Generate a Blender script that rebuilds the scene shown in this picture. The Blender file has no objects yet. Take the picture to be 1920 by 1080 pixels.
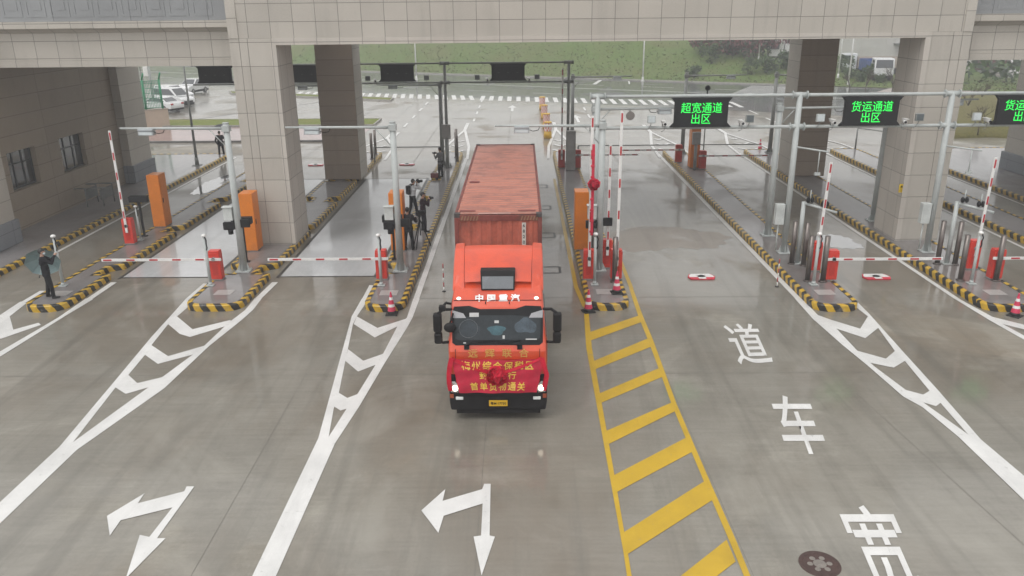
import bpy, bmesh, math, random
from mathutils import Vector, Matrix
import numpy as np
random.seed(7)
SC = bpy.context.scene
COL = SC.collection

# ---------------------------------------------------------------- camera
CAM_H, CAM_F, CAM_P, CAM_Y, CAM_R = 9.4, 1510.0, 19.2378, -0.7186, -0.5785
_p, _y, _r = map(math.radians, (CAM_P, CAM_Y, CAM_R))
FWD = Vector((math.sin(_y)*math.cos(_p), math.cos(_y)*math.cos(_p), -math.sin(_p)))
_r0 = Vector((math.cos(_y), -math.sin(_y), 0)); _u0 = _r0.cross(FWD)
RGT = _r0*math.cos(_r) + _u0*math.sin(_r); UPV = RGT.cross(FWD)
cam_data = bpy.data.cameras.new('camera')
cam = bpy.data.objects.new('camera', cam_data); COL.objects.link(cam)
cam_data.sensor_width = 36; cam_data.lens = CAM_F/1920*36
cam_data.clip_start = 0.1; cam_data.clip_end = 3000
mw = Matrix.Identity(4)
for i in range(3):
    mw[i][0], mw[i][1], mw[i][2] = RGT[i], UPV[i], -FWD[i]
mw.translation = (0, 0, CAM_H)
cam.matrix_world = mw
SC.camera = cam

# ---------------------------------------------------------------- sky, sun, exposure
SUN_EL, SUN_AZ = math.radians(58), math.radians(220)      # azimuth clockwise from +Y
w = bpy.data.worlds.new('World'); SC.world = w; w.use_nodes = True
nt = w.node_tree; bg = nt.nodes['Background']
sky = nt.nodes.new('ShaderNodeTexSky'); sky.sky_type = 'NISHITA'; sky.sun_disc = False
sky.sun_elevation = SUN_EL; sky.sun_rotation = SUN_AZ
sky.air_density = 1.0; sky.dust_density = 4.0; sky.ozone_density = 1.0
hs = nt.nodes.new('ShaderNodeHueSaturation'); hs.inputs['Saturation'].default_value = 0.22
nt.links.new(sky.outputs[0], hs.inputs['Color']); # overcast: the clear sky's glow is spread by an even cloud layer
mx = nt.nodes.new('ShaderNodeMix'); mx.data_type = 'RGBA'; mx.inputs[0].default_value = .72; mx.inputs[7].default_value = (6.02, 5.93, 5.76, 1)
nt.links.new(hs.outputs[0], mx.inputs[6]); nt.links.new(mx.outputs[2], bg.inputs['Color'])
bg.inputs['Strength'].default_value = 0.15
sd = bpy.data.lights.new('sun', 'SUN'); sd.energy = 0.6; sd.angle = math.radians(25); sd.color = (1, .97, .93)
sun = bpy.data.objects.new('sun', sd); COL.objects.link(sun)
_sv = Vector((math.sin(SUN_AZ)*math.cos(SUN_EL), math.cos(SUN_AZ)*math.cos(SUN_EL), math.sin(SUN_EL)))
sun.rotation_euler = _sv.to_track_quat('Z', 'Y').to_euler(); sun.location = (0, 0, 60)
SC.view_settings.view_transform = 'Standard'; SC.view_settings.look = 'None'
SC.view_settings.gamma = 1; SC.view_settings.exposure = 0.5; SC.view_settings.use_curve_mapping = False

# ---------------------------------------------------------------- measuring helpers: photo pixel -> place
def _ray(x, y): return FWD + RGT*((x-960)/CAM_F) - UPV*((y-540)/CAM_F)
def G(x, y, z=0.0):
    d = _ray(x, y); t = (z-CAM_H)/d.z
    return Vector((d.x*t, d.y*t, z))
def V(x, y, Y):
    d = _ray(x, y); t = Y/d.y
    return Vector((d.x*t, Y, CAM_H+d.z*t))

# ---------------------------------------------------------------- materials
MATS = {}
def _new(name):
    m = bpy.data.materials.new(name); m.use_nodes = True
    return m, m.node_tree, m.node_tree.nodes['Principled BSDF']
def node(nt, t, **kw):
    n = nt.nodes.new(t)
    for k, v in kw.items():
        if k in n.inputs.keys(): n.inputs[k].default_value = v
        else: setattr(n, k, v)
    return n
def ramp(nt, fac, stops):
    r = nt.nodes.new('ShaderNodeValToRGB'); e = r.color_ramp.elements
    while len(e) < len(stops): e.new(0.5)
    for i, (p, c) in enumerate(stops):
        e[i].position = p; e[i].color = (*c, 1) if len(c) == 3 else c
    nt.links.new(fac, r.inputs[0]); return r
def mixc(nt, fac, a, b, mode='MIX'):
    n = nt.nodes.new('ShaderNodeMix'); n.data_type = 'RGBA'; n.blend_type = mode
    for s, v in ((n.inputs[0], fac), (n.inputs[6], a), (n.inputs[7], b)):
        if isinstance(v, (int, float)): s.default_value = v
        elif isinstance(v, tuple): s.default_value = (*v, 1) if len(v) == 3 else v
        else: nt.links.new(v, s)
    return n.outputs[2]
def math_(nt, op, a, b=None, c=None, clamp=False):
    n = nt.nodes.new('ShaderNodeMath'); n.operation = op; n.use_clamp = clamp
    for i, v in enumerate((a, b, c)):
        if v is None: continue
        if isinstance(v, (int, float)): n.inputs[i].default_value = v
        else: nt.links.new(v, n.inputs[i])
    return n.outputs[0]
def M(name, col, rough=.5, metal=0.0, var=.18, scale=3.0, coat=0.0, emit=0.0, bump=0.0, alpha=1.0, dirt=None, spec=.5):
    """one weathered surface: colour broken up by two noises, uneven gloss"""
    if name in MATS: return MATS[name]
    m, nt, b = _new(name); L = nt.links
    pos = node(nt, 'ShaderNodeTexCoord').outputs['Object']
    n1 = node(nt, 'ShaderNodeTexNoise', Scale=scale, Detail=6.0, Roughness=.62); L.new(pos, n1.inputs['Vector'])
    n2 = node(nt, 'ShaderNodeTexNoise', Scale=scale*9, Detail=3.0); L.new(pos, n2.inputs['Vector'])
    lo = tuple(max(0, c*(1-var)) for c in col); hi = tuple(min(1, c*(1+var)) for c in col)
    c1 = ramp(nt, n1.outputs[0], [(.32, lo), (.68, hi)]).outputs[0]
    c2 = mixc(nt, .35*min(1, var*3), c1, ramp(nt, n2.outputs[0], [(.35, tuple(c*.7 for c in col)), (.65, hi)]).outputs[0])
    if dirt:
        dm = ramp(nt, node_noise(nt, pos, scale*.7, 8), [(.52, (0, 0, 0)), (.66, (1, 1, 1))]).outputs[0]
        c2 = mixc(nt, math_(nt, 'MULTIPLY', dm, .7), c2, dirt)
    L.new(c2, b.inputs['Base Color'])
    rr = math_(nt, 'ADD', math_(nt, 'MULTIPLY', n1.outputs[0], .22), rough-.11, clamp=True); L.new(rr, b.inputs['Roughness'])
    b.inputs['Metallic'].default_value = metal; b.inputs['Specular IOR Level'].default_value = spec
    if coat: b.inputs['Coat Weight'].default_value = coat; b.inputs['Coat Roughness'].default_value = .08
    if emit: L.new(c2, b.inputs['Emission Color']); b.inputs['Emission Strength'].default_value = emit
    if bump:
        bp = node(nt, 'ShaderNodeBump', Strength=bump, Distance=.02); L.new(n2.outputs[0], bp.inputs['Height']); L.new(bp.outputs[0], b.inputs['Normal'])
    if alpha < 1: b.inputs['Alpha'].default_value = alpha
    MATS[name] = m; return m
def node_noise(nt, pos, scale, detail=5, rough=.6, dist=0.0):
    n = node(nt, 'ShaderNodeTexNoise', Scale=scale, Detail=float(detail), Roughness=rough, Distortion=dist)
    nt.links.new(pos, n.inputs['Vector']); return n.outputs[0]
def stretched(nt, pos, sx, sy, sz=1):
    n = node(nt, 'ShaderNodeMapping'); n.inputs['Scale'].default_value = (sx, sy, sz); nt.links.new(pos, n.inputs['Vector']); return n.outputs[0]

def wet_ground(name, c_lo, c_hi, stain, wet=.5, base_rough=.55, dry=.62, scale=.35):
    m, nt, b = _new(name); L = nt.links
    pos = node(nt, 'ShaderNodeNewGeometry').outputs['Position']
    big = node_noise(nt, pos, .11, 6, .6, .4); mid = node_noise(nt, pos, scale*2.2, 8, .68, .8); fine = node_noise(nt, pos, 14, 5)
    streak = node_noise(nt, stretched(nt, pos, 1.1, .06), 1.0, 6, .65, .6)
    grain = node_noise(nt, stretched(nt, pos, .5, 9), 1.0, 4, .6)
    c = ramp(nt, mid, [(.28, c_lo), (.72, c_hi)]).outputs[0]
    c = mixc(nt, .30, c, ramp(nt, fine, [(.3, c_lo), (.7, c_hi)]).outputs[0])
    c = mixc(nt, .25, c, ramp(nt, grain, [(.35, c_lo), (.65, c_hi)]).outputs[0])
    c = mixc(nt, math_(nt, 'MULTIPLY', ramp(nt, big, [(.46, (0, 0, 0)), (.60, (1, 1, 1))]).outputs[0], .66), c, stain)
    pale = node_noise(nt, pos, .23, 7, .66, 1.0)
    c = mixc(nt, math_(nt, 'MULTIPLY', ramp(nt, pale, [(.52, (0, 0, 0)), (.66, (1, 1, 1))]).outputs[0], .45), c, tuple(min(1, v*1.18) for v in c_hi))
    c = mixc(nt, math_(nt, 'MULTIPLY', ramp(nt, streak, [(.50, (0, 0, 0)), (.68, (1, 1, 1))]).outputs[0], .50), c, tuple(v*.66 for v in c_lo))
    spots = node_noise(nt, pos, .9, 9, .72, 1.5)
    c = mixc(nt, math_(nt, 'MULTIPLY', ramp(nt, spots, [(.66, (0, 0, 0)), (.74, (1, 1, 1))]).outputs[0], .5), c, tuple(v*.5 for v in stain))
    L.new(c, b.inputs['Base Color'])
    w1 = node_noise(nt, pos, .16, 7, .62, .7)
    wm = ramp(nt, w1, [(.60-wet*.32, (0, 0, 0)), (.68-wet*.30, (1, 1, 1))]).outputs[0]
    # rain does not reach the ground under the gate roof: damp and tracked in, not flooded
    sy = node(nt, 'ShaderNodeSeparateXYZ'); L.new(pos, sy.inputs[0])
    yw = math_(nt, 'ADD', sy.outputs[1], math_(nt, 'MULTIPLY', math_(nt, 'SUBTRACT', node_noise(nt, stretched(nt, pos, .8, .25), 1.0, 5), .5), 7.0))
    def sm(v, a, b_):
        n = nt.nodes.new('ShaderNodeMapRange'); n.interpolation_type = 'SMOOTHSTEP'; L.new(v, n.inputs[0]); n.inputs[1].default_value = a; n.inputs[2].default_value = b_; return n.outputs[0]
    dryf = math_(nt, 'MULTIPLY', sm(yw, 32.0, 35.0), math_(nt, 'SUBTRACT', 1.0, sm(yw, 43.0, 46.5)))
    wm = math_(nt, 'MULTIPLY', wm, math_(nt, 'SUBTRACT', 1.0, math_(nt, 'MULTIPLY', dryf, dry)))
    c = mixc(nt, math_(nt, 'MULTIPLY', wm, .30), c, tuple(v*.62 for v in c_lo)); L.new(c, b.inputs['Base Color'])
    L.new(math_(nt, 'ADD', math_(nt, 'MULTIPLY', mid, .25), base_rough-.12, clamp=True), b.inputs['Roughness'])
    b.inputs['Specular IOR Level'].default_value = .35
    L.new(math_(nt, 'ADD', math_(nt, 'MULTIPLY', wm, .78), .08), b.inputs['Coat Weight'])
    b.inputs['Coat IOR'].default_value = 1.45
    L.new(ramp(nt, mid, [(.3, (.04,)*3), (.75, (.20,)*3)]).outputs[0], b.inputs['Coat Roughness'])
    bp = node(nt, 'ShaderNodeBump', Strength=.25, Distance=.01); L.new(fine, bp.inputs['Height']); L.new(bp.outputs[0], b.inputs['Normal'])
    bp2 = node(nt, 'ShaderNodeBump', Strength=.035, Distance=.02); L.new(node_noise(nt, pos, 3.0, 4), bp2.inputs['Height']); L.new(bp2.outputs[0], b.inputs['Coat Normal'])
    MATS[name] = m; return m

def cladding(name, col, w, h, ox=0.0, oz=0.0, line=.020, rough=.55, jc=.36):
    """stone tiles: joints and a slightly different tone per tile, from place and facing"""
    m, nt, b = _new(name); L = nt.links
    g = node(nt, 'ShaderNodeNewGeometry'); s = node(nt, 'ShaderNodeSeparateXYZ'); L.new(g.outputs['Position'], s.inputs[0])
    sn = node(nt, 'ShaderNodeSeparateXYZ'); L.new(g.outputs['True Normal'], sn.inputs[0])
    fx = math_(nt, 'GREATER_THAN', math_(nt, 'ABSOLUTE', sn.outputs[0]), .7)
    fz = math_(nt, 'GREATER_THAN', math_(nt, 'ABSOLUTE', sn.outputs[2]), .7)
    mixf = lambda f, a, bb: math_(nt, 'ADD', math_(nt, 'MULTIPLY', a, math_(nt, 'SUBTRACT', 1.0, f)), math_(nt, 'MULTIPLY', bb, f))
    u = mixf(fx, s.outputs[0], s.outputs[1]); v = mixf(fz, s.outputs[2], s.outputs[1])
    uu = math_(nt, 'DIVIDE', math_(nt, 'SUBTRACT', u, ox), w); vv = math_(nt, 'DIVIDE', math_(nt, 'SUBTRACT', v, oz), h)
    ju = math_(nt, 'LESS_THAN', math_(nt, 'PINGPONG', uu, .5), line/w/2*1.0); jv = math_(nt, 'LESS_THAN', math_(nt, 'PINGPONG', vv, .5), line/h/2*1.0)
    jn = math_(nt, 'MAXIMUM', ju, jv)
    cv = node(nt, 'ShaderNodeCombineXYZ'); L.new(math_(nt, 'FLOOR', uu), cv.inputs[0]); L.new(math_(nt, 'FLOOR', vv), cv.inputs[1])
    wn = node(nt, 'ShaderNodeTexWhiteNoise'); L.new(cv.outputs[0], wn.inputs['Vector'])
    pos = g.outputs['Position']
    fine = node_noise(nt, pos, 45, 4, .7); big = node_noise(nt, pos, .5, 5)
    stv = node_noise(nt, stretched(nt, pos, 2.2, 2.2, .25), 1.0, 6)
    c = mixc(nt, .8, tuple(x*.90 for x in col), tuple(x*1.06 for x in col)); 
    c = ramp(nt, wn.outputs[0], [(0, tuple(x*.82 for x in col)), (1, tuple(x*1.13 for x in col))]).outputs[0]
    c = mixc(nt, .45, c, ramp(nt, fine, [(.3, tuple(x*.68 for x in col)), (.7, tuple(min(1, x*1.25) for x in col))]).outputs[0])
    c = mixc(nt, .30, c, ramp(nt, big, [(.3, tuple(x*.75 for x in col)), (.7, tuple(x*1.05 for x in col))]).outputs[0])
    c = mixc(nt, math_(nt, 'MULTIPLY', ramp(nt, stv, [(.55, (0, 0, 0)), (.75, (1, 1, 1))]).outputs[0], .30), c, tuple(x*.6 for x in col))
    c = mixc(nt, jn, c, tuple(x*jc for x in col))
    L.new(c, b.inputs['Base Color']); b.inputs['Roughness'].default_value = rough
    bp = node(nt, 'ShaderNodeBump', Strength=.5, Distance=.01); L.new(math_(nt, 'SUBTRACT', 1.0, jn), bp.inputs['Height']); L.new(bp.outputs[0], b.inputs['Normal'])
    MATS[name] = m; return m

def stripes(name, a, bcol, period, slant, duty=.5, wear=.5, wearcol=(.3, .29, .27), rough=.5):
    """painted diagonal bands that follow the UV run of the part"""
    if name in MATS: return MATS[name]
    m, nt, b = _new(name); L = nt.links
    uv = node(nt, 'ShaderNodeUVMap'); s = node(nt, 'ShaderNodeSeparateXYZ'); L.new(uv.outputs[0], s.inputs[0])
    pos = node(nt, 'ShaderNodeNewGeometry').outputs['Position']
    wob = math_(nt, 'MULTIPLY', math_(nt, 'SUBTRACT', node_noise(nt, pos, 4, 3), .5), .10)
    t = math_(nt, 'ADD', math_(nt, 'ADD', s.outputs[0], math_(nt, 'MULTIPLY', s.outputs[1], slant)), wob)
    f = math_(nt, 'LESS_THAN', math_(nt, 'FRACT', math_(nt, 'DIVIDE', t, period)), duty)
    n = node_noise(nt, pos, 9, 8, .7)
    ca = ramp(nt, n, [(.3, tuple(x*.72 for x in a)), (.7, tuple(min(1, x*1.1) for x in a))]).outputs[0]
    cb = ramp(nt, n, [(.3, tuple(x*.7 for x in bcol)), (.7, tuple(min(1, x*1.5) for x in bcol))]).outputs[0]
    c = mixc(nt, f, ca, cb)
    wm = ramp(nt, node_noise(nt, pos, 2.3, 9, .75, .6), [(.62-wear*.25, (0, 0, 0)), (.80-wear*.2, (1, 1, 1))]).outputs[0]
    c = mixc(nt, math_(nt, 'MULTIPLY', wm, .75), c, wearcol)
    L.new(c, b.inputs['Base Color']); L.new(math_(nt, 'ADD', math_(nt, 'MULTIPLY', n, .3), rough-.15), b.inputs['Roughness'])
    b.inputs['Coat Weight'].default_value = .12; b.inputs['Coat Roughness'].default_value = .2
    MATS[name] = m; return m

def paint(name, col, wear=.25, under=(.22, .215, .2)):
    m, nt, b = _new(name); L = nt.links
    pos = node(nt, 'ShaderNodeNewGeometry').outputs['Position']
    n = node_noise(nt, pos, 5, 9, .75, .5); n2 = node_noise(nt, pos, .8, 6, .65); n3 = node_noise(nt, stretched(nt, pos, 1, .12), 2.2, 6, .7)
    c = ramp(nt, n2, [(.3, tuple(x*.80 for x in col)), (.7, tuple(min(1, x*1.04) for x in col))]).outputs[0]
    c = mixc(nt, math_(nt, 'MULTIPLY', ramp(nt, n3, [(.50, (0, 0, 0)), (.68, (1, 1, 1))]).outputs[0], .28), c, tuple(x*.6 for x in col))
    c = mixc(nt, math_(nt, 'MULTIPLY', ramp(nt, n, [(.70-wear*.25, (0, 0, 0)), (.78-wear*.2, (1, 1, 1))]).outputs[0], .8), c, under)
    L.new(c, b.inputs['Base Color']); b.inputs['Roughness'].default_value = .45
    b.inputs['Coat Weight'].default_value = .2; b.inputs['Coat Roughness'].default_value = .2; b.inputs['Coat IOR'].default_value = 1.33
    MATS[name] = m; return m

# the palette
m_ground = wet_ground('wet concrete', (.178, .166, .140), (.335, .318, .276), (.168, .130, .090), wet=.74, dry=.38)
m_road = wet_ground('wet asphalt', (.07, .072, .075), (.12, .122, .126), (.09, .088, .082), wet=.8)
m_plate = wet_ground('wet weighing deck', (.54, .56, .58), (.68, .70, .72), (.42, .43, .43), wet=1.0, base_rough=.4, dry=.30)
m_pave = wet_ground('wet paving', (.19, .18, .182), (.28, .266, .266), (.20, .17, .15), wet=.85, scale=.9)
m_pink = wet_ground('pink paving', (.30, .19, .18), (.40, .27, .255), (.25, .17, .15), wet=.9)
m_white = paint('white road paint', (.70, .70, .69), .38)
m_yellow = paint('yellow road paint', (.54, .345, .012), .3)
m_stone = cladding('granite beam cladding', (.455, .425, .38), .87, .655, .1, 8.30)
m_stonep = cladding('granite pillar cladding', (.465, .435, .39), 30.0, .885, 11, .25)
m_stone_shade = cladding('shaded brown granite cladding', (.33, .265, .21), 30.0, .82, 11, .22)  # darker stone tone: the roof's shade on the rear pillars is in this colour
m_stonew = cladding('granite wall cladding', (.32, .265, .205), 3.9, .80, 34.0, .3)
m_stoneg = cladding('grey granite plinth', (.22, .235, .26), 1.6, .60, .3, .2)
m_frieze = cladding('grey frieze stone', (.27, .28, .29), 3.0, 4.0, 0, 7)
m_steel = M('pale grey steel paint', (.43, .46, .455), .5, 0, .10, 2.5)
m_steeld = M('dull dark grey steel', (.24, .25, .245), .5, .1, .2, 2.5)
m_stain = M('brushed brown steel post', (.17, .15, .14), .35, .7, .2, 3)
m_black = M('black plastic', (.012, .012, .014), .5, 0, .25, 4, spec=.22)
m_rubber = M('black rubber', (.02, .02, .02), .8, 0, .3, 5)
m_red = M('red painted housing', (.62, .035, .02), .42, 0, .12, 2.2, coat=.3, dirt=(.38, .04, .03))
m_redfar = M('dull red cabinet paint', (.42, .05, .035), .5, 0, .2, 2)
m_orange = M('orange cabinet paint', (.70, .20, .012), .45, 0, .10, 1.3, coat=.2, dirt=(.52, .15, .02))
m_wht = M('white enamel', (.74, .74, .73), .4, 0, .08, 3, coat=.2)
m_led = M('green led', (.02, .9, .10), .5, 0, 0, 3, emit=.6)
m_ledback = M('black led panel', (.014, .014, .016), .6, 0, .3, 6, spec=.2)
m_glassd = M('dark window glass', (.03, .037, .045), .08, 0, .2, 1.0, coat=1.0)
m_leaf1 = M('mid green leaves', (.07, .12, .035), .6, 0, .5, 1.5)
m_leaf2 = M('dark green leaves', (.032, .055, .025), .6, 0, .5, 1.5)
m_leaf3 = M('rusty red leaves', (.17, .06, .065), .65, 0, .5, 1.5)
m_bark = M('brown bark', (.07, .055, .042), .85, 0, .35, 6, bump=.6)
m_skin = M('skin', (.42, .25, .18), .5, 0, .08, 8)
m_hair = M('black hair', (.012, .011, .011), .45, 0, .3, 30)

# ---------------------------------------------------------------- mesh helpers
class MB:
    def __init__(s): s.bm = bmesh.new(); s.uv = None
    def face(s, pts, m=0, smooth=False):
        f = s.bm.faces.new([s.bm.verts.new(p) for p in pts]); f.material_index = m; f.smooth = smooth; return f
    def box(s, x0, x1, y0, y1, z0, z1, m=0, bev=0.0):
        b = bmesh.new(); bmesh.ops.create_cube(b, size=1)
        for v in b.verts: v.co = ((x0+x1)/2+v.co.x*(x1-x0), (y0+y1)/2+v.co.y*(y1-y0), (z0+z1)/2+v.co.z*(z1-z0))
        if bev: bmesh.ops.bevel(b, geom=b.edges[:], offset=bev, segments=2, affect='EDGES', profile=.5)
        return s.add(b, m)
    def add(s, b, m=0, mat=None, smooth=False):
        if mat is not None: bmesh.ops.transform(b, matrix=mat, verts=b.verts)
        mp = {}
        for v in b.verts: mp[v] = s.bm.verts.new(v.co)
        for f in b.faces:
            try:
                g = s.bm.faces.new([mp[v] for v in f.verts]); g.material_index = m; g.smooth = smooth or f.smooth
            except ValueError: pass
        b.free(); return s
    def cyl(s, p0, p1, r0, r1=None, n=12, m=0, cap=True):
        p0, p1 = Vector(p0), Vector(p1); r1 = r0 if r1 is None else r1
        d = p1-p0; b = bmesh.new()
        bmesh.ops.create_cone(b, cap_ends=cap, segments=n, radius1=r0, radius2=max(r1, 1e-4), depth=d.length)
        for f in b.faces: f.smooth = len(f.verts) == 4
        q = d.to_track_quat('Z', 'Y').to_matrix().to_4x4(); q.translation = (p0+p1)/2
        return s.add(b, m, q)
    def ell(s, c, r, m=0, seg=12, rot=None):
        b = bmesh.new(); bmesh.ops.create_uvsphere(b, u_segments=seg, v_segments=max(6, seg*2//3), radius=1)
        for f in b.faces: f.smooth = True
        if not hasattr(r, '__len__'): r = (r, r, r)
        q = (rot or Matrix.Identity(3)).to_4x4() @ Matrix.Diagonal((*r, 1)); q = Matrix.Translation(c) @ q
        return s.add(b, m, q)
    def tube(s, pts, r, n=6, m=0):
        for a, b in zip(pts, pts[1:]): s.cyl(a, b, r, r, n, m)
        return s
    def prism(s, pts, vec, m=0, bev=0.0):
        b = bmesh.new(); vs = [b.verts.new(p) for p in pts]; f = b.faces.new(vs); vec = Vector(vec)
        r = bmesh.ops.extrude_face_region(b, geom=[f])
        bmesh.ops.translate(b, vec=vec, verts=[g for g in r['geom'] if isinstance(g, bmesh.types.BMVert)])
        bmesh.ops.recalc_face_normals(b, faces=b.faces[:])
        if bev: bmesh.ops.bevel(b, geom=b.edges[:], offset=bev, segments=2, affect='EDGES', profile=.5)
        return s.add(b, m)
    def build(s, name, mats, parent=None, loc=None):
        me = bpy.data.meshes.new(name); s.bm.to_mesh(me); s.bm.free()
        for mm in (mats if isinstance(mats, (list, tuple)) else [mats]): me.materials.append(mm)
        o = bpy.data.objects.new(name, me); COL.objects.link(o)
        if parent is not None: o.parent = parent
        if loc is not None: o.location = loc
        return o
def tag(o, label=None, cat=None, group=None, kind=None):
    if label: o['label'] = label
    if cat: o['category'] = cat
    if group: o['group'] = group
    if kind: o['kind'] = kind
    return o
def thing(name, loc, label, cat, group=None, rz=0.0):
    o = bpy.data.objects.new(name, None); COL.objects.link(o); o.location = loc; o.rotation_euler = (0, 0, rz)
    o.empty_display_size = .2
    return tag(o, label, cat, group)
def kids(o): return [c for c in COL.objects if c.parent == o]
def copy_tree(o, loc=None, rz=None, label=None, parent=None):
    c = o.copy(); COL.objects.link(c)
    if parent is not None: c.parent = parent
    if loc is not None: c.location = loc
    if rz is not None: c.rotation_euler = (0, 0, rz)
    if label: c['label'] = label
    for ch in kids(o): copy_tree(ch, parent=c)
    return c
def text_bm(txt, size, thick=0.0, ext=.002, spacing=1.0, line=1.0):
    cu = bpy.data.curves.new('t', 'FONT'); cu.body = txt; cu.size = size; cu.align_x = 'CENTER'; cu.align_y = 'CENTER'
    cu.extrude = ext; cu.offset = thick; cu.space_character = spacing; cu.space_line = line; cu.resolution_u = 3
    ob = bpy.data.objects.new('t', cu); COL.objects.link(ob)
    dg = bpy.context.evaluated_depsgraph_get(); me = bpy.data.meshes.new_from_object(ob.evaluated_get(dg))
    b = bmesh.new(); b.from_mesh(me)
    bpy.data.objects.remove(ob); bpy.data.curves.remove(cu); bpy.data.meshes.remove(me)
    return b
def struct(o): o['kind'] = 'structure'; return o
# ---------------------------------------------------------------- ground and road
def sheet(name, polys, z, mat, step=.00018):
    mb = MB()
    for i, p in enumerate(polys): mb.face([(q[0], q[1], z+i*step) for q in p])      # overlapping strokes never share a plane
    bmesh.ops.recalc_face_normals(mb.bm, faces=mb.bm.faces[:])
    for f in mb.bm.faces:
        if f.normal.z < 0: f.normal_flip()
    return struct(mb.build(name, mat))
sheet('concrete_ground', [[(-380, -120), (380, -120), (380, 380), (-380, 380)]], 0, m_ground)
RD, RN = Vector((.891, -.453)), Vector((.453, .891)); RA = Vector((-24, 131))
def rp(s, t): q = RA+RD*s+RN*t; return (q.x, q.y)
sheet('road', [[rp(-330, -28), rp(330, -28), rp(330, -.8), rp(-330, -.8)]], .004, m_road)
roadkerb = MB(); roadkerb.prism([(*rp(-230, -.8), 0), (*rp(66, -.8), 0), (*rp(66, -.5), 0), (*rp(-230, -.5), 0)], (0, 0, .16))
struct(roadkerb.build('road_kerb', M('kerb concrete', (.33, .32, .30), .6)))
# slab joints and saw cuts
jb = []
def strip(x0, y0, x1, y1, wd):
    d = Vector((x1-x0, y1-y0)).normalized(); n = Vector((-d.y, d.x))*wd/2
    return [(x0-n.x, y0-n.y), (x1-n.x, y1-n.y), (x1+n.x, y1+n.y), (x0+n.x, y0+n.y)]
for Y in (19.85, 25.9): jb.append(strip(-60, Y, 60, Y, .022))
for q0, q1 in (((575, 699), (358, 1080)), ((1249, 704), (1413, 1080)), ((1606, 738), (1920, 1022)), ((912, 790), (890, 1080))): a, b_ = G(*q0), G(*q1); jb.append(strip(a.x, a.y, b_.x, b_.y, .012))
for Y in (57, 64, 71, 78): jb.append(strip(-40, Y, 40, Y, .04))
for X in (-14.5, -6.9, -.9, 6.2, 12.9): jb.append(strip(X, 50, X, 82, .035))
sheet('slab_joints', jb, .003, M('joint filler', (.15, .14, .122), .7))

# ---- paint on the ground
def c5p(*a): return [G(1100+x/2.0768, 560+y/2.0768) for x, y in a]
def c6p(*a): return [G(x/2.0775, 560+y/2.0775) for x, y in a]
def pxp(*a): return [G(x, y) for x, y in a]
W = []
# gore in front of the second island
W += [c6p((725, 0), (750, 0), (750, 18), (690, 70), (655, 100), (590, 182), (565, 220), (500, 298), (450, 347), (285, 560), (230, 580), (440, 330), (590, 150), (670, 62)),
      c6p((1020, 0), (985, 45), (940, 85), (815, 185), (640, 350), (300, 590), (285, 560), (580, 345), (790, 190), (890, 95), (955, 45), (992, 0)),
      c6p((690, 70), (750, 120), (897, 84), (905, 100), (740, 150), (700, 138), (655, 100)), c6p((590, 182), (655, 225), (800, 183), (772, 213), (615, 255), (565, 220)),
      c6p((500, 298), (535, 330), (640, 305), (600, 340), (490, 372), (450, 347)), c6p((285, 560), (300, 590), (-60, 935), (-60, 850), (230, 580))]
# gore in front of the third island
W += [c6p((1410, 0), (1438, 0), (1390, 70), (1375, 100), (1355, 198), (1345, 245), (1320, 368), (1300, 430), (1280, 540), (1240, 545), (1370, 70)),
      c6p((1635, 0), (1607, 75), (1585, 115), (1500, 250), (1400, 420), (1305, 565), (1280, 540), (1350, 430), (1388, 380), (1465, 255), (1490, 220), (1550, 105), (1585, 75), (1610, 0)),
      c6p((1390, 70), (1470, 115), (1585, 78), (1550, 108), (1460, 152), (1378, 100)), c6p((1356, 198), (1415, 243), (1500, 213), (1465, 258), (1395, 285), (1345, 243)),
      c6p((1320, 368), (1353, 388), (1400, 370), (1385, 398), (1350, 430), (1327, 437), (1300, 420)), c6p((1240, 545), (1280, 540), (1305, 565), (1045, 1150), (950, 1150))]
# gore at the left edge
W += [c6p((80, 12), (104, 18), (38, 70), (52, 122), (150, 95), (160, 103), (5, 157), (-60, 157), (-60, 105)), c6p((335, 0), (363, 3), (255, 68), (10, 221), (-60, 262), (-60, 245), (0, 207), (226, 75))]
# gore in front of the fifth island
W += [c5p((810, 0), (838, 0), (900, 65), (975, 120), (1050, 200), (1120, 265), (1240, 355), (1310, 405), (1485, 530), (1446, 538), (1308, 424), (1232, 382), (1092, 260), (992, 178), (881, 80)),
      c5p((1045, 5), (1100, 60), (1225, 200), (1370, 360), (1535, 550), (1485, 530), (1378, 408), (1335, 360), (1240, 245), (1200, 205), (1135, 115), (1095, 70), (1030, 20)),
      c5p((900, 65), (950, 83), (1065, 118), (1095, 70), (1135, 115), (1085, 155), (970, 117)), c5p((1050, 203), (1165, 235), (1200, 205), (1240, 243), (1195, 270), (1100, 250)),
      c5p((1240, 356), (1310, 375), (1335, 360), (1378, 407), (1360, 420), (1310, 405)), c5p((1446, 538), (1485, 530), (1535, 550), (1790, 765), (1790, 870))]
W += [c5p((1430, 0), (1447, 0), (1580, 72), (1740, 112), (1740, 130), (1620, 100), (1740, 165), (1740, 182), (1565, 83))]
# turn arrows
W += [c6p((757, 733), (612, 935), (645, 935), (490, 1092), (545, 922), (582, 930), (672, 815), (470, 865), (428, 925), (417, 848), (563, 760), (537, 799), (718, 752), (727, 733)),
      pxp((920, 908), (918, 1005), (928, 1007), (903, 1080), (888, 1007), (902, 1005), (905, 945), (832, 968), (822, 1000), (790, 958), (835, 918), (830, 940), (904, 918), (908, 908))]
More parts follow.
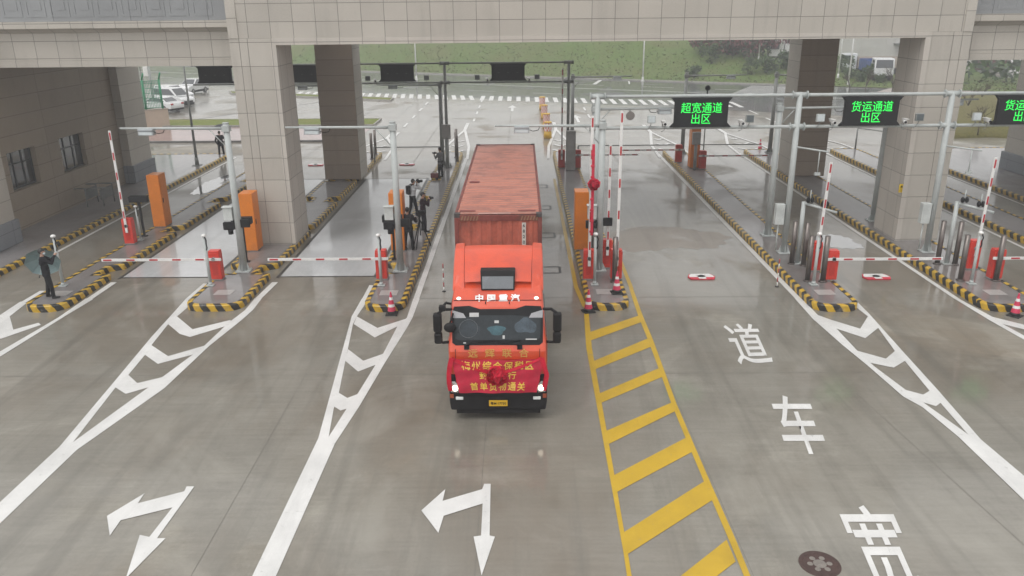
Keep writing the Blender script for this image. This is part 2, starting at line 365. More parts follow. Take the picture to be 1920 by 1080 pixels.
# edge lines along the kerbs
def ln(x, y0, y1, wd=.16, x1=None): return strip(x, y0, x if x1 is None else x1, y1, wd)
W += [ln(-3.60, 25.85, 53, .2), ln(-5.355, 25.85, 27.3, .22), ln(-9.065, 25.9, 27.7, .22, -8.98), ln(-11.47, 25.95, 27.6, .2), ln(-14.94, 26.0, 27.8, .22), ln(-17.06, 25.7, 26.9, .2),
      ln(9.34, 25.6, 54, .2, 9.2), ln(14.605, 25.5, 54, .17), ln(20.3, 24, 54, .15), ln(-19.2, 30, 54, .15), ln(24.6, 30, 54, .15)]
# lines that run on beyond the gate
for i in range(5): W.append(ln(-9.75, 62.5+i*5.4, 64.9+i*5.4, .2))
for i in range(4): W.append(ln(-4.1, 71+i*5, 73+i*5, .18))
for i in range(4): W.append(ln(6.2, 62+i*5.4, 64.5+i*5.4, .18))
for i in range(5): W.append(ln(21.5, 58+i*5.4, 61+i*5.4, .18))
def rear_gore(xl, xr, yb, tip):
    xm = (xl+xr)/2; out = [strip(xl-.35, yb-2, xl-.15, yb+3, .18), strip(xr+.35, yb-2, xr+.15, yb+3, .18), strip(xl-.15, yb+3, xm, tip, .2), strip(xr+.15, yb+3, xm, tip, .2), strip(xm, tip, xm, tip+4, .28)]
    for k in range(3):
        y = yb+1.6+k*2.2; q = (tip-y)/(tip-yb); hw = (xr-xl)/2*q
        if hw < .2: continue
        out += [strip(xm-hw, y, xm, y-.9*q-.2, .22), strip(xm, y-.9*q-.2, xm+hw, y, .22)]
    return out
for xl, xr, tip in ((-11.2, -9.25, 62), (-5.2, -3.85, 66), (2.15, 3.55, 66), (9.45, 11.0, 64), (14.85, 16.85, 63), (20.65, 22.6, 62)): W += rear_gore(xl, xr, 54.5, tip)
sheet('white_road_markings', W, .008, m_white)
# small lane arrows beyond the gate
A = []
for ax, ay in ((-.8, 78), (-15.5, 71), (5.0, 70)):
    A.append([(ax-.12, ay), (ax+.12, ay), (ax+.12, ay+3), (ax+.45, ay+3), (ax, ay+5), (ax-.45, ay+3), (ax-.12, ay+3)])
sheet('lane_arrows', A, .008, m_white)
# crosswalk and lines of the cross road
Z = []
for i in range(52):
    x = -29+i*.985; y0 = 92.9-.3172*(x+20.5)
    if -2 < (x-50): continue
    Z.append([(x, y0), (x+.46, y0), (x+.46-(.5 if x < -5 else 0), y0+4.6), (x-(.5 if x < -5 else 0), y0+4.6)])
sheet('crosswalk', Z, .0085, m_white)
LR = []
def rstrip(s0, s1, t, wd=.15): a, b = rp(s0, t), rp(s1, t); return strip(a[0], a[1], b[0], b[1], wd)
for i in range(60): LR.append(rstrip(-150+i*9, -146+i*9, -8.5))
for i in range(60): LR.append(rstrip(-150+i*9, -146+i*9, -20.5))
LR += [rstrip(-160, 320, -13.2), rstrip(-160, 320, -13.6), rstrip(-160, 20, -1.6), rstrip(62, 320, -1.6)]
for i in range(12): LR.append(strip(*rp(60, -3-i*1.0), *rp(66, -3-i*1.0), .45))
LR += [strip(*rp(40, -2), *rp(41.5, -8), .5), strip(*rp(44, -2), *rp(45.5, -6), .2)]
sheet('cross_road_lines', LR, .0085, m_white)
# yellow ladder in front of the wide lane island
Yl = [c5p((-12, 30), (6, 30), (20, 190), (100, 640), (162, 1000), (185, 1140), (165, 1140), (145, 1000), (80, 640), (-2, 190)),
      c5p((165, -40), (180, -40), (218, 66), (258, 160), (302, 280), (348, 405), (414, 560), (492, 740), (585, 950), (645, 1100), (620, 1100), (562, 960), (470, 745), (392, 560), (330, 410), (285, 285), (240, 165), (200, 66))]
for q in (((-6, 137), (205, 66), (218, 90), (-2, 170)), ((12, 250), (240, 155), (255, 186), (18, 282)), ((38, 375), (285, 270), (300, 303), (43, 412)), ((62, 522), (332, 405), (347, 438), (76, 572)),
          ((100, 692), (388, 542), (412, 597), (112, 757)), ((143, 912), (457, 713), (490, 785), (158, 997)), ((330, 1110), (545, 940), (580, 1025), (470, 1110))): Yl.append(c5p(*q))
Yl += [ln(2.09, 25.0, 27.0, .15, 1.93), ln(1.93, 27.0, 46, .15), ln(3.87, 26.75, 33, .14)]
sheet('yellow_road_markings', Yl, .0082, m_yellow)
# lettering on the wide lane, each character laid to its own four corners
for ch, cs in (('道', ((1352, 607), (1418, 607), (1452, 681), (1386, 684))), ('车', ((1440, 742), (1515, 742), (1556, 852), (1478, 852))), ('宽', ((1562, 948), (1672, 948), (1757, 1140), (1643, 1140)))):
    b = text_bm(ch, 1.0, .008, 0.0); xs = [v.co.x for v in b.verts]; ys = [v.co.y for v in b.verts]
    p = [G(*c) for c in cs]                                    # far-left, far-right, near-right, near-left
    for v in b.verts:
        u = (v.co.x-min(xs))/(max(xs)-min(xs)); t = (v.co.y-min(ys))/(max(ys)-min(ys))
        q = (p[3]*(1-u)+p[2]*u)*(1-t)+(p[0]*(1-u)+p[1]*u)*t
        v.co = (q.x, q.y, .009)
    for f in b.faces:
        f.normal_update()
        if f.normal.z < 0: f.normal_flip()
    mb = MB(); mb.add(b); struct(mb.build('road_lettering', m_white))

# weighing decks and covers
sheet('weighing_deck', [[(-8.97, 28.4), (-5.5, 28.4), (-5.5, 46.3), (-8.97, 46.3)], [(-14.88, 28.4), (-11.5, 28.4), (-11.5, 46.3), (-14.88, 46.3)]], .004, m_plate)
fr = [ln(x, 28.2, 46.5, .1) for x in (-9.05, -5.42, -14.96, -11.42)] + [strip(x0, y, x1, y, .07) for x0, x1 in ((-9.05, -5.42), (-14.96, -11.42)) for y in (28.34, 46.36)]
sheet('deck_edging', fr, .006, M('dark steel edging', (.07, .07, .07), .5, .5))
def cover(mb, x0, x1, y0, y1):
    for a in (strip(x0, y0, x1, y0, .09), strip(x0, y1, x1, y1, .09), strip(x0, y0, x0, y1, .09), strip(x1, y0, x1, y1, .09)): mb.append(a)
cv = []
for y in (28.6, 33.5, 38.6, 43.6): cover(cv, -2.35, 1.45, y, y+.75)
sheet('pit_cover_edging', cv, .005, M('dark steel edging', (.07, .07, .07)))
# brownish worn and dry patches
def blob(cx, cy, rx, ry, n=90, seed=1, rough=.3):
    r = random.Random(seed); ph = [(r.uniform(0, 6.28), r.uniform(.3, 1)) for _ in range(6)]
    out = []
    for i in range(n):
        a = 2*math.pi*i/n; k = 1+rough*sum(math.sin(a*(j+2)+p)*q/(j+1.5) for j, (p, q) in enumerate(ph))*.6+r.uniform(-.035, .035)+.05*math.sin(a*17+ph[0][0])
        out.append((cx+rx*k*math.cos(a), cy+ry*k*math.sin(a)))
    return out
sheet('dry_patch', [blob(6.1, 33.3, 2.3, 2.1, 140, 3, .5)], .003, wet_ground('dry concrete', (.30, .275, .245), (.38, .35, .315), (.26, .225, .19), wet=.25, base_rough=.7))
m_water = M('still rain water', (.13, .13, .13), .06, 0, .05, .5, coat=1.0)
for n, bl in enumerate(((13.1, 32.6, 1.0, 1.0, 120, 5, .35), (-17.6, 45, .7, 2.2, 160, 19, .6))):
    struct(sheet('puddle', [blob(*bl)], .0055, m_water))
mc = MB(); c = G(1537, 1058); mc.cyl((0, 0, -.02), (0, 0, .012), .36, .36, 40, 0)
for k in range(6):
    a = k*math.pi/3; mc.cyl((.17*math.cos(a), .17*math.sin(a), .010), (.17*math.cos(a), .17*math.sin(a), .017), .055, .05, 10, 1)
mc.cyl((0, 0, .01), (0, 0, .018), .12, .11, 16, 1)
for k in range(28):
    a = k*2*math.pi/28; mc.cyl((.29*math.cos(a), .29*math.sin(a), .01), (.29*math.cos(a), .29*math.sin(a), .016), .02, .018, 6, 0)
o = mc.build('manhole_cover', [M('rusty iron', (.075, .045, .04), .6, .3, .3, 6), M('worn grey iron', (.22, .20, .18), .5, .3, .3, 6)]); o.location = c
tag(o, 'round rusty manhole cover in the concrete by the wide lane lettering', 'manhole cover')

# ---------------------------------------------------------------- kerbed islands
m_kerb = stripes('black and yellow kerb paint', (.58, .36, .022), (.016, .015, .014), .50, .55, wear=.35)
m_kerbw = stripes('worn kerb paint', (.46, .35, .12), (.05, .045, .04), .46, .55, wear=.8)
def offset_poly(P, d):
    n = len(P); out = []
    for i in range(n):
        a, b, c = Vector(P[i-1]), Vector(P[i]), Vector(P[(i+1) % n])
        e1, e2 = (b-a).normalized(), (c-b).normalized(); n1, n2 = Vector((-e1.y, e1.x)), Vector((-e2.y, e2.x))
        m = n1+n2; k = d/max(.35, (m.dot(n1))) if m.length > 1e-6 else d
        q = b+m*k; out.append((q.x, q.y))
    return out
HK = .22
def kerb_mesh(P, closed=True, h=HK, wd=.17, mirror_at=None):
    """striped kerb that follows the outline P (counter-clockwise, kerb top inwards); u = run, v = climb over the face"""
    mb = MB(); uvl = mb.bm.loops.layers.uv.new('UVMap')
    I1 = offset_poly(P, .025) if closed else None; I2 = offset_poly(P, wd); 
    rings = [(P, 0, 0), (P, h-.03, h-.03), (I1, h, h), (I2, h, h+wd)]
    n = len(P); run = 0
    for i in range(n if closed else n-1):
        j = (i+1) % n; L = (Vector(P[j])-Vector(P[i])).length
        for (Ra, za, va), (Rb, zb, vb) in zip(rings, rings[1:]):
            f = mb.face([(*Ra[i], za), (*Ra[j], za), (*Rb[j], zb), (*Rb[i], zb)])
            for lp, uvv in zip(f.loops, ((run, va), (run+L, va), (run+L, vb), (run, vb))): lp[uvl].uv = uvv
        run += L
    bmesh.ops.remove_doubles(mb.bm, verts=mb.bm.verts[:], dist=1e-5)
    return mb, I2
def arc(cx, cy, r, a0, a1, n=6, ry=None): return [(cx+r*math.cos(math.radians(a0+(a1-a0)*i/n)), cy+(ry or r)*math.sin(math.radians(a0+(a1-a0)*i/n))) for i in range(n+1)]
def island(xl, xr, y0, y1, nl=(), nr=(), label=''):
    """rounded nose at y0; notches (ya, yb) in the left and right edge beside the weighing decks"""
    r = min(.55, (xr-xl)*.42); P = arc(xl+r, y0+r, r, 180, 270, 5)+arc(xr-r, y0+r, r, 270, 360, 5)
    for ya, yb in nr: P += [(xr, ya), (xr-.52, ya+.02), (xr-.5, yb-.02-.25), (xr-.06, yb)]
    P += [(xr, y1-1.2)]+arc(xr-.5, y1-.6, .5, 0, 90, 3)[1:]+arc(xl+.5, y1-.6, .5, 90, 180, 3)[:-1]+[(xl, y1-1.2)]
    for ya, yb in reversed(nl): P += [(xl+.06, yb), (xl+.5, yb-.27), (xl+.52, ya+.02), (xl, ya)]
    cx = (xl+xr)/2
    t = thing('traffic_island', (cx, y0, 0), label, 'traffic island', 'kerbed islands between the lanes')
    P = [(x-cx, y-y0) for x, y in P]
    mb, inner = kerb_mesh(P); mb.build('kerb', m_kerb, t)
    pm = MB(); pm.face([(x, y, HK-.012) for x, y in inner]); pm.build('paving', m_pave, t)
    sl = MB(); sl.box(-.30, .30, 1.05, 1.55, HK-.011, HK-.002, bev=.002); sl.build('access_slab', M('pale slab', (.36, .34, .33), .5, 0, .12, 3, coat=.3), t)
    return t
NOT = ((28.15, 29.35), (34.2, 35.2), (39.8, 40.9), (44.9, 45.9))
island(-16.6, -15.2, 24.75, 54.5, (), NOT, 'leftmost striped island, with the photographer and teal umbrella on its nose')
island(-11.2, -9.28, 24.75, 54.5, NOT, NOT, 'striped island carrying the left granite portal pillar and an orange cabinet')
island(-5.22, -3.85, 24.6, 54.5, NOT, (), 'striped island left of the truck, with camera crew standing on it')
island(2.13, 3.56, 24.6, 54.5, (), (), 'striped island right of the truck, with upright booms and two cones')
island(9.45, 11.0, 24.4, 54.5, (), (), 'striped island right of the wide lane, ahead of the chevron marking')
island(14.88, 16.85, 24.3, 54.5, (), (), 'striped island carrying the right granite portal pillar')
island(20.65, 22.6, 24.3, 54.5, (), (), 'striped island at the right edge behind the granite pillar')
# footways along the two gatehouses
def footway(x0, x1, y0, y1, side, label):
    t = thing('footway', ((x0+x1)/2, y0, 0), label, 'footway', 'raised footways beside the gatehouses')
    cx = (x0+x1)/2; P = [(x0-cx, 0), (x1-cx, 0), (x1-cx, y1-y0), (x0-cx, y1-y0)]
    mb, inner = kerb_mesh(P, h=.2, wd=.2); mb.build('kerb', m_kerb, t)
    pm = MB(); pm.face([(x, y, .19) for x, y in inner]); pm.build('paving', m_pave, t)
footway(-26, -19.62, 22, 54.5, 1, 'raised footway with striped kerb along the left gatehouse wall')
footway(25.0, 34, 24, 54.5, -1, 'raised footway with striped kerb at the right gatehouse')

# ---------------------------------------------------------------- toll gate building
gate = thing('gate_building', (3, 33, 0), 'beige granite portal spanning the lanes with low side wings', 'gate building')
def part(mb, name, mats, parent=gate): 
    bmesh.ops.translate(mb.bm, vec=-Vector(parent.location), verts=mb.bm.verts[:]); return mb.build(name, mats, parent)
m_edge = cladding('pale granite edge cladding', (.51, .475, .43), .87, .885, .1, .25)
m_joint = M('dark joint', (.12, .11, .10), .8)
def pillar(x0, x1, y0, y1, z1, segs, name='pillar', mat=m_stonep, zb=HK-.02):
    mb = MB(); mb.box(x0+.012, x1-.012, y0+.012, y1-.012, zb, z1, 1)
    x = x0
    for i, s in enumerate(segs):
        pr = .06 if s < .3 else 0
        mb.box(x+.009, x+s-.009, y0-pr, y1+pr, zb, z1, 2 if s < .3 else 0); x += s
    part(mb, name, [mat, m_joint, m_edge])
def beamz(x): return 8.11+.0028*(x+9.3)
TOP = 13.0
pillar(-11.1, -9.3, 32, 34, 8.362, (.38, .32, .87, .23))
pillar(15.3, 17.05, 32, 34, 8.362, (.23, .84, .34, .34))
mb = MB(); mb.box(-10.72, 16.7, 32.0, 34, 8.366, TOP, 0); part(mb, 'front_beam', m_stone)
mb = MB(); mb.prism([(-9.30, 31.935, 8.11), (15.30, 31.935, 8.16), (15.53, 31.935, 8.364), (-9.53, 31.935, 8.364)], (0, 2.0, 0)); part(mb, 'beam_edge', m_edge)
for xa, xb in ((-11.1, -10.723), (16.703, 17.05)):
    mb = MB(); mb.box(xa, xb, 31.97, 34, 8.366, TOP); part(mb, 'edge_strip', m_stonep)
# back row of pillars, rear beam, roof slab
for x0, x1 in ((-11.15, -9.1), (15.15, 17.15)): pillar(x0, x1, 45.3, 47.3, 8.6, (x1-x0,), mat=m_stone_shade)
m_lit_side = m_stonep  # paler slabs on the rear pillars' inner faces paint their lit sides
for x0, x1 in ((-9.1, -9.085), (15.135, 15.15)):
    mb = MB(); mb.box(x0, x1, 45.28, 47.32, .2, 8.6); part(mb, 'lit_side_face', m_lit_side)
mb = MB(); mb.box(-11.15, 17.15, 45.6, 47.6, 8.61, TOP-.2); part(mb, 'rear_beam', m_stone)
mb = MB(); mb.box(-10.7, 16.7, 34.01, 45.59, 12.5, 12.9); part(mb, 'roof_slab', M('bounce white soffit', (.72, .70, .67), .7))  # unseen roof, set high and whitened to throw more light underneath
# side wings
def fret(mb, x0, x1, z0, y, m):
    """stepped key pattern in low relief along the frieze"""
    x = x0; p = .92; b = .085
    while x+p < x1:
        for (a, c, d, e) in ((0, .78, 0, b), (0, b, b, .8), (b, .62, .8-b, .8), (.62-b, .62, .25, .8-b), (.27, .62-b, .25, .25+b), (.78-b, .78, b, .95), (.78, .92, .95-b, .95)):
            mb.box(x+a, x+c, y-.016, y, z0+d, z0+e, m)
        x += p
def wing(xa, xb, yf, zb):
    dz = zb-7.32
    mb = MB(); mb.box(xa, xb, yf, yf+1.2, zb+.25, 8.60+dz); part(mb, 'wing_beam', m_stone)
    mb = MB(); mb.box(xa, xb, yf-.04, yf+1.2, zb, zb+.245); part(mb, 'wing_beam_edge', m_stone)
    mb = MB(); mb.prism([(xa, yf, 8.603+dz), (xa, yf-.38, 8.78+dz), (xa, yf-.38, 9.03+dz), (xa, yf+1.2, 9.03+dz), (xa, yf+1.2, 8.603+dz)], (xb-xa, 0, 0)); part(mb, 'cornice', m_stone)
    mb = MB(); mb.box(xa, xb, yf-.20, yf+1.0, 9.033+dz, 11.2+dz); fret(mb, xa+.2, xb-.1, 9.2+dz, yf-.20, 0); part(mb, 'frieze', m_frieze)
    mb = MB(); mb.box(xa, xb, yf+1.0, 45.2, 10.5+dz, 10.9+dz); part(mb, 'wing_roof', M('pale soffit', (.4, .39, .37)))
    mb = MB(); mb.box(xa, xb, 45.2, 46.4, 8.0+dz, 11.2+dz); part(mb, 'wing_rear_beam', m_stone)
wing(-27.5, -11.102, 32.8, 7.32)
wing(17.052, 34.0, 32.8, 7.27)
# gatehouses left and right
def gatehouse(xf, sgn, label, wins, xp1, xp2, loc):
    t = thing('gatehouse', loc, label, 'gatehouse', 'gatehouses under the side wings')
    P = lambda mb, n, m, par=t: part(mb, n, m, par)
    xb = xf-sgn*5.5; z0, z1 = .195, 8.7
    mb = MB(); a, b_ = min(xf, xb), max(xf, xb)
    ys = [32.76]+[v for wv in wins for v in (wv[0], wv[1])]+[44.8]
    for i in range(0, len(ys), 2): mb.box(a, b_, ys[i], ys[i+1], z0, z1)
    for (y0, y1, zb, zt) in wins:
        mb.box(a, b_, y0, y1, z0, zb); mb.box(a, b_, y0, y1, zt, z1)
    # hollow look: the opening is 0.35 deep
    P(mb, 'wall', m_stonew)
    for (y0, y1, zb, zt) in wins:
        xi = xf-sgn*.30
        wf = MB(); tt = .07
        for q in ((y0, y0+tt, zb, zt), (y1-tt, y1, zb, zt), (y0+tt, y1-tt, zb, zb+tt), (y0+tt, y1-tt, zt-tt, zt), (y0+tt, y1-tt, zb+(zt-zb)*.64, zb+(zt-zb)*.64+.06)): wf.box(min(xi, xi+sgn*.07), max(xi, xi+sgn*.07), *q)
        for k in (1, 2): 
            ym = y0+(y1-y0)*k/3; wf.box(min(xi, xi+sgn*.065), max(xi, xi+sgn*.065), ym-.03, ym+.03, zb+tt, zt-tt)
        w_ = P(wf, 'window', M('dark window frame', (.03, .032, .035), .4))
        g = MB(); g.box(min(xi, xi+sgn*.03), max(xi, xi+sgn*.03), y0+.02, y1-.02, zb+.02, zt-.02)
        bmesh.ops.translate(g.bm, vec=-Vector(t.location), verts=g.bm.verts[:]); g.build('pane', m_glassd, w_)
    for (x, y0, y1) in ((xp1, 30.7, 32.75), (xp2, 44.8, 47.4)):
        mb = MB(); mb.box(min(x, x-sgn*2.2), max(x, x-sgn*2.2), y0, y1, z0, z1); P(mb, 'pilaster', m_stonep)
        mb = MB(); x_ = x+sgn*.14
        mb.box(min(x_, x-sgn*2.3), max(x_, x-sgn*2.3), y0-.12, y1+.06, z0, 1.18, bev=.02); P(mb, 'plinth', m_stoneg)
    return t
gatehouse(-22.3, 1, 'left gatehouse wall of brown granite with two dark windows', ((34.65, 36.8, 1.92, 3.60), (38.85, 41.1, 1.92, 3.60)), -21.3, -21.85, (-24.5, 38, 0))
gatehouse(30.0, -1, 'right gatehouse of granite with grey plinth at the right edge', ((36, 38.2, 1.92, 3.6), (40, 42.2, 1.92, 3.6)), 29.4, 28.3, (32, 38, 0))
# bench frame standing by the left wall
t = thing('baggage_rack', (-21.6, 39.6, .19), 'grey steel rack standing on the footway under the left window', 'rack')
for dx in (0, .75):
    mb = MB()
    for y in (-.55+dx*.2, .55+dx*.2):
        mb.tube([(dx, y, 0), (dx, y, .92), (dx-.5, y, .92)], .03, 8)
    mb.box(dx-.06, dx+.02, -.5, .6, .35, .85); mb.build('panel', M('dull grey panel', (.17, .18, .18), .5, .2), t)
mb = MB(); mb.tube([(-.5, -.6, .93), (1.1, -.6, .98)], .028, 8); mb.tube([(-.5, .6, .93), (1.1, .6, .98)], .028, 8); mb.build('rail', m_steeld, t)
# yellow notices on both portal pillars
for px, py, lb in ((540, 357, 'small yellow notice on the left granite portal pillar'), (1690, 353, 'small yellow notice on the right granite portal pillar')):
    p = V(px, py, 31.965); t = thing('notice_sign', (p.x, 31.965, p.z), lb, 'notice', 'yellow notices on the portal pillars')
    mb = MB(); mb.box(-.10, .10, -.012, 0, -.17, .17, bev=.004); mb.build('plate', M('yellow notice', (.68, .46, .02), .4, 0, .05), t)
    mb = MB(); mb.prism([(-.06, -.0135, .03), (.06, -.0135, .03), (0, -.0135, .13)], (0, -.002, 0)); mb.box(-.07, .07, -.0155, -.0135, -.03, -.015); mb.box(-.07, .07, -.0155, -.0135, -.08, -.065); mb.box(-.07, .07, -.0155, -.0135, -.125, -.11); mb.build('print', m_black, t)
# ---------------------------------------------------------------- lane equipment
def camera_pole(name, label, hgt=5.42, arm=3.75, side=-1, mats=None, box=True, screen=True, group='tall camera poles with a side arm'):
    ms = mats or m_steel
    t = thing(name, (0, 0, 0), label, 'camera pole', group)
    mb = MB(); mb.cyl((0, 0, 0), (0, 0, hgt), .135, .105, 20); mb.cyl((0, 0, hgt), (0, 0, hgt+.04), .115, .10, 20); mb.build('pole', ms, t)
    mb = MB(); mb.box(-.26, .26, -.26, .26, 0, .025)
    for k in range(4):
        a = k*math.pi/2; c, s = math.cos(a), math.sin(a); n = Vector((-s, c, 0))*.008
        mb.prism([Vector((c*.12, s*.12, .025))-n, Vector((c*.25, s*.25, .025))-n, Vector((c*.125, s*.125, .32))-n], n*2)
        mb.cyl((.21*(c-s), .21*(c+s), .02), (.21*(c-s), .21*(c+s), .07), .02, .02, 8)
    mb.build('base_plate', ms, t)
    za = hgt-.17
    mb = MB(); mb.cyl((side*.1, 0, za), (side*arm, 0, za+.03), .055, .035, 14); mb.box(-.13, .13, -.13, .13, za-.10, za+.10); mb.build('arm', ms, t)
    mb = MB(); mb.cyl((side*.10, 0, za-.62), (side*.62, 0, za-.03), .018, .018, 8); mb.build('brace', ms, t)
    xl = side*(arm*.75)
    mb = MB(); mb.box(xl-.26, xl+.26, -.16, .16, za-.06, za+.015, bev=.012); mb.box(xl-.27, xl+.27, -.14, .10, za-.21, za-.07, bev=.012)
    l = mb.build('lamp', M('lamp housing grey', (.40, .43, .45), .4, .3), t)
    mb = MB(); mb.box(xl-.22, xl+.22, -.145, -.138, za-.19, za-.09); mb.build('lens', M('lamp glass', (.55, .6, .62), .1, 0, .1), l)
    mb = MB(); x1 = xl+.27 if side < 0 else xl-.27
    mb.tube([(x1, -.02, za-.11), (x1-side*.12, -.02, za-.16), (x1-side*.30, -.02, za-.13), (x1-side*.36, 0, za-.02)], .012, 6); mb.build('cable', m_black, t)
    if box:
        mb = MB(); mb.box(-.46, -.14, -.13, .10, 1.95, 2.42, bev=.015); mb.box(-.49, -.12, -.16, .12, 2.42, 2.46, bev=.01); mb.build('junction_box', M('pale grey box', (.52, .55, .54), .45), t)
    if screen:
        mb = MB(); mb.box(-.52, -.12, -.14, .02, 1.60, 1.88, bev=.02); mb.cyl((-.30, -.02, 1.42), (-.30, -.02, 1.62), .09, .10, 12); mb.build('monitor', m_black, t)
        mb = MB(); mb.box(.11, .44, -.10, .02, 1.68, 1.98, bev=.02); mb.build('display', m_black, t)
    return t
cp = camera_pole('camera_pole', 'pale grey camera pole with arm and monitor in front of the left portal pillar'); cp.location = (-10.33, 28.44, HK)
copy_tree(cp, (-4.47, 28.35, HK), label='pale grey camera pole with arm, beside the man with the tripod')
copy_tree(cp, (2.85, 28.3, HK), label='pale grey camera pole with arm reaching over the container, among the upright booms')
cr = camera_pole('camera_pole', 'camera pole with arm over the wide lane, behind the upright booms', side=1, box=False, screen=False); cr.location = (3.0, 33.1, HK)
copy_tree(cr, (10.38, 32.9, HK), label='camera pole with arm to the right, behind the second gantry post')
copy_tree(cr, (15.75, 35.2, HK), label='camera pole close behind the right granite portal pillar')
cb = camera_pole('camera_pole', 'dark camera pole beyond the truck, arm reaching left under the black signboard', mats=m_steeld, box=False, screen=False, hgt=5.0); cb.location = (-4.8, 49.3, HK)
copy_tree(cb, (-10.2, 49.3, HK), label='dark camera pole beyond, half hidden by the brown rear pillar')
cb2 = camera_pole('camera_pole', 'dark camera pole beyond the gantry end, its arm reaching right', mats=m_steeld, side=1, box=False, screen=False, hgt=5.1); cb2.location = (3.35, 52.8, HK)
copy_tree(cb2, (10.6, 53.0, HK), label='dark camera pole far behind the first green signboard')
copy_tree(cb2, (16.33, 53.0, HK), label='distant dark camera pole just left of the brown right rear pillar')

def gantry(name, label, xs, Y, zt, zb, mat, ends, rad=.115, rr=.062):
    t = thing(name, (xs[0], Y, HK), label, 'gantry')
    for x in xs:
        mb = MB(); X = x-xs[0]; mb.cyl((X, 0, 0), (X, 0, zt-HK+.1), rad, rad*.92, 18); mb.box(X-.24, X+.24, -.24, .24, 0, .025)
        for z in (zt, zb): mb.cyl((X-.25, 0, z-HK), (X+.25, 0, z-HK), .10, .10, 14)
        for k in range(4):
            a = k*math.pi/2; c, s = math.cos(a), math.sin(a); n = Vector((-s, c, 0))*.008
            mb.prism([Vector((X+c*.12, s*.12, .025))-n, Vector((X+c*.23, s*.23, .025))-n, Vector((X+c*.125, s*.125, .3))-n], n*2)
        for z in (zt, zb):
            for dx in (-.28, .25): mb.cyl((X+dx, 0, z-HK), (X+dx+.03, 0, z-HK), .15, .15, 14)
        mb.build('post', mat, t)
    for z in (zt, zb):
        mb = MB(); mb.cyl((ends[0]-xs[0], 0, z-HK), (ends[1]-xs[0], 0, z-HK), rr, rr, 14); mb.build('rail', mat, t)
    return t
gr = gantry('sign_gantry', 'pale grey tube gantry carrying the green lettered signboards', (2.85, 10.27, 15.83, 21.6), 30.35, 6.25, 5.10, m_steel, (2.8, 24.5))
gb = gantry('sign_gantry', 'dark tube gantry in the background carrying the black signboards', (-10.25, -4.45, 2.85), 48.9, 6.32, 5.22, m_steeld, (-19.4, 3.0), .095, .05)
def bracket_part(x, z, dx, dy):
    mb = MB(); a = (x, 0, z); b = (x+dx, dy, z-.05)
    mb.cyl(a, b, .035, .03, 10); mb.cyl((x+dx*.75, dy*.75, z-.04), (x+dx*.75, dy*.75, z-.85), .02, .02, 8)
    mb.box(x+dx*.75-.10, x+dx*.75+.10, dy*.75-.05, dy*.75+.05, z-.95, z-.85)
    return mb
for x in (10.27, 15.83): bracket_part(x-2.85, 4.35-HK, .95, -.9).build('antenna_bracket', m_steel, gr)
for x, dx in ((10.27, -.32), (15.83, -.30)):
    mb = MB(); mb.box(x-2.85+dx-.17, x-2.85+dx+.17, -.14, .12, 1.15, 1.95, bev=.015); mb.cyl((x-2.85+dx, 0, .1), (x-2.85+dx, 0, 1.2), .03, .03, 8); mb.build('junction_box', M('pale grey box', (.5, .55, .54)), gr)

def signboard(name, label, text, x, Y, ztop, zbot, lit=True, group='signboards'):
    t = thing(name, (x, Y, zbot), label, 'signboard', group)
    h = ztop-zbot; a, bq, c = 1.11, .98, 1.13; ch = .13
    P = [(-c, 0, 0), (c, 0, 0), (bq, 0, ch+.03), (bq-.0, 0, h-ch-.03), (a, 0, h), (-a, 0, h), (-bq, 0, h-ch-.03), (-bq, 0, ch+.03)]
    mb = MB(); mb.prism(P, (0, .16, 0), bev=.008); mb.build('panel', m_ledback, t)
    if lit:
        for i, (row, z) in enumerate(zip(text, (h*.665, h*.29))):
            b = text_bm(row, .40, .0, .004, 1.0)
            xs = [v.co.x for v in b.verts]; wd = max(xs)-min(xs); k = (1.50 if len(row) == 4 else .70)/wd
            cx = (max(xs)+min(xs))/2; ys = [v.co.y for v in b.verts]; cy = (max(ys)+min(ys))/2
            for v in b.verts: v.co = ((v.co.x-cx)*k, -.006-v.co.z*.5, (v.co.y-cy)*1.02+z)
            mb = MB(); mb.add(b); mb.build('lettering', m_led, t)
    else:
        for k in (-.55, 0, .55):
            mb = MB(); mb.box(k-.05, k+.05, -.012, 0, h*.45, h*.5, bev=.004); mb.build('vent', M('dull vent', (.06, .06, .06)), t)
    return t
signboard('signboard', 'black signboard with green characters for the extra wide lane, left of the other two', ('超宽通道', '出区'), 6.64, 30.10, 6.20, 5.14)
signboard('signboard', 'black signboard with green freight lane characters beside the right granite pillar', ('货运通道', '出区'), 12.86, 30.10, 6.20, 5.14)
signboard('signboard', 'black signboard with green characters cut by the right edge of the picture', ('货运通道', '出区'), 18.43, 30.10, 6.20, 5.14)
signboard('signboard', 'unlit black signboard above the road left of the truck', None, -7.28, 49.05, 6.28, 5.27, False)
signboard('signboard', 'unlit black signboard right above the container', None, -.72, 49.05, 6.28, 5.27, False)
signboard('signboard', 'unlit black signboard between the left portal pillar and the brown rear pillar', None, -12.9, 49.05, 6.28, 5.27, False)
signboard('signboard', 'unlit black signboard left of the left portal pillar, above the parked cars', None, -18.1, 49.05, 6.28, 5.27, False)

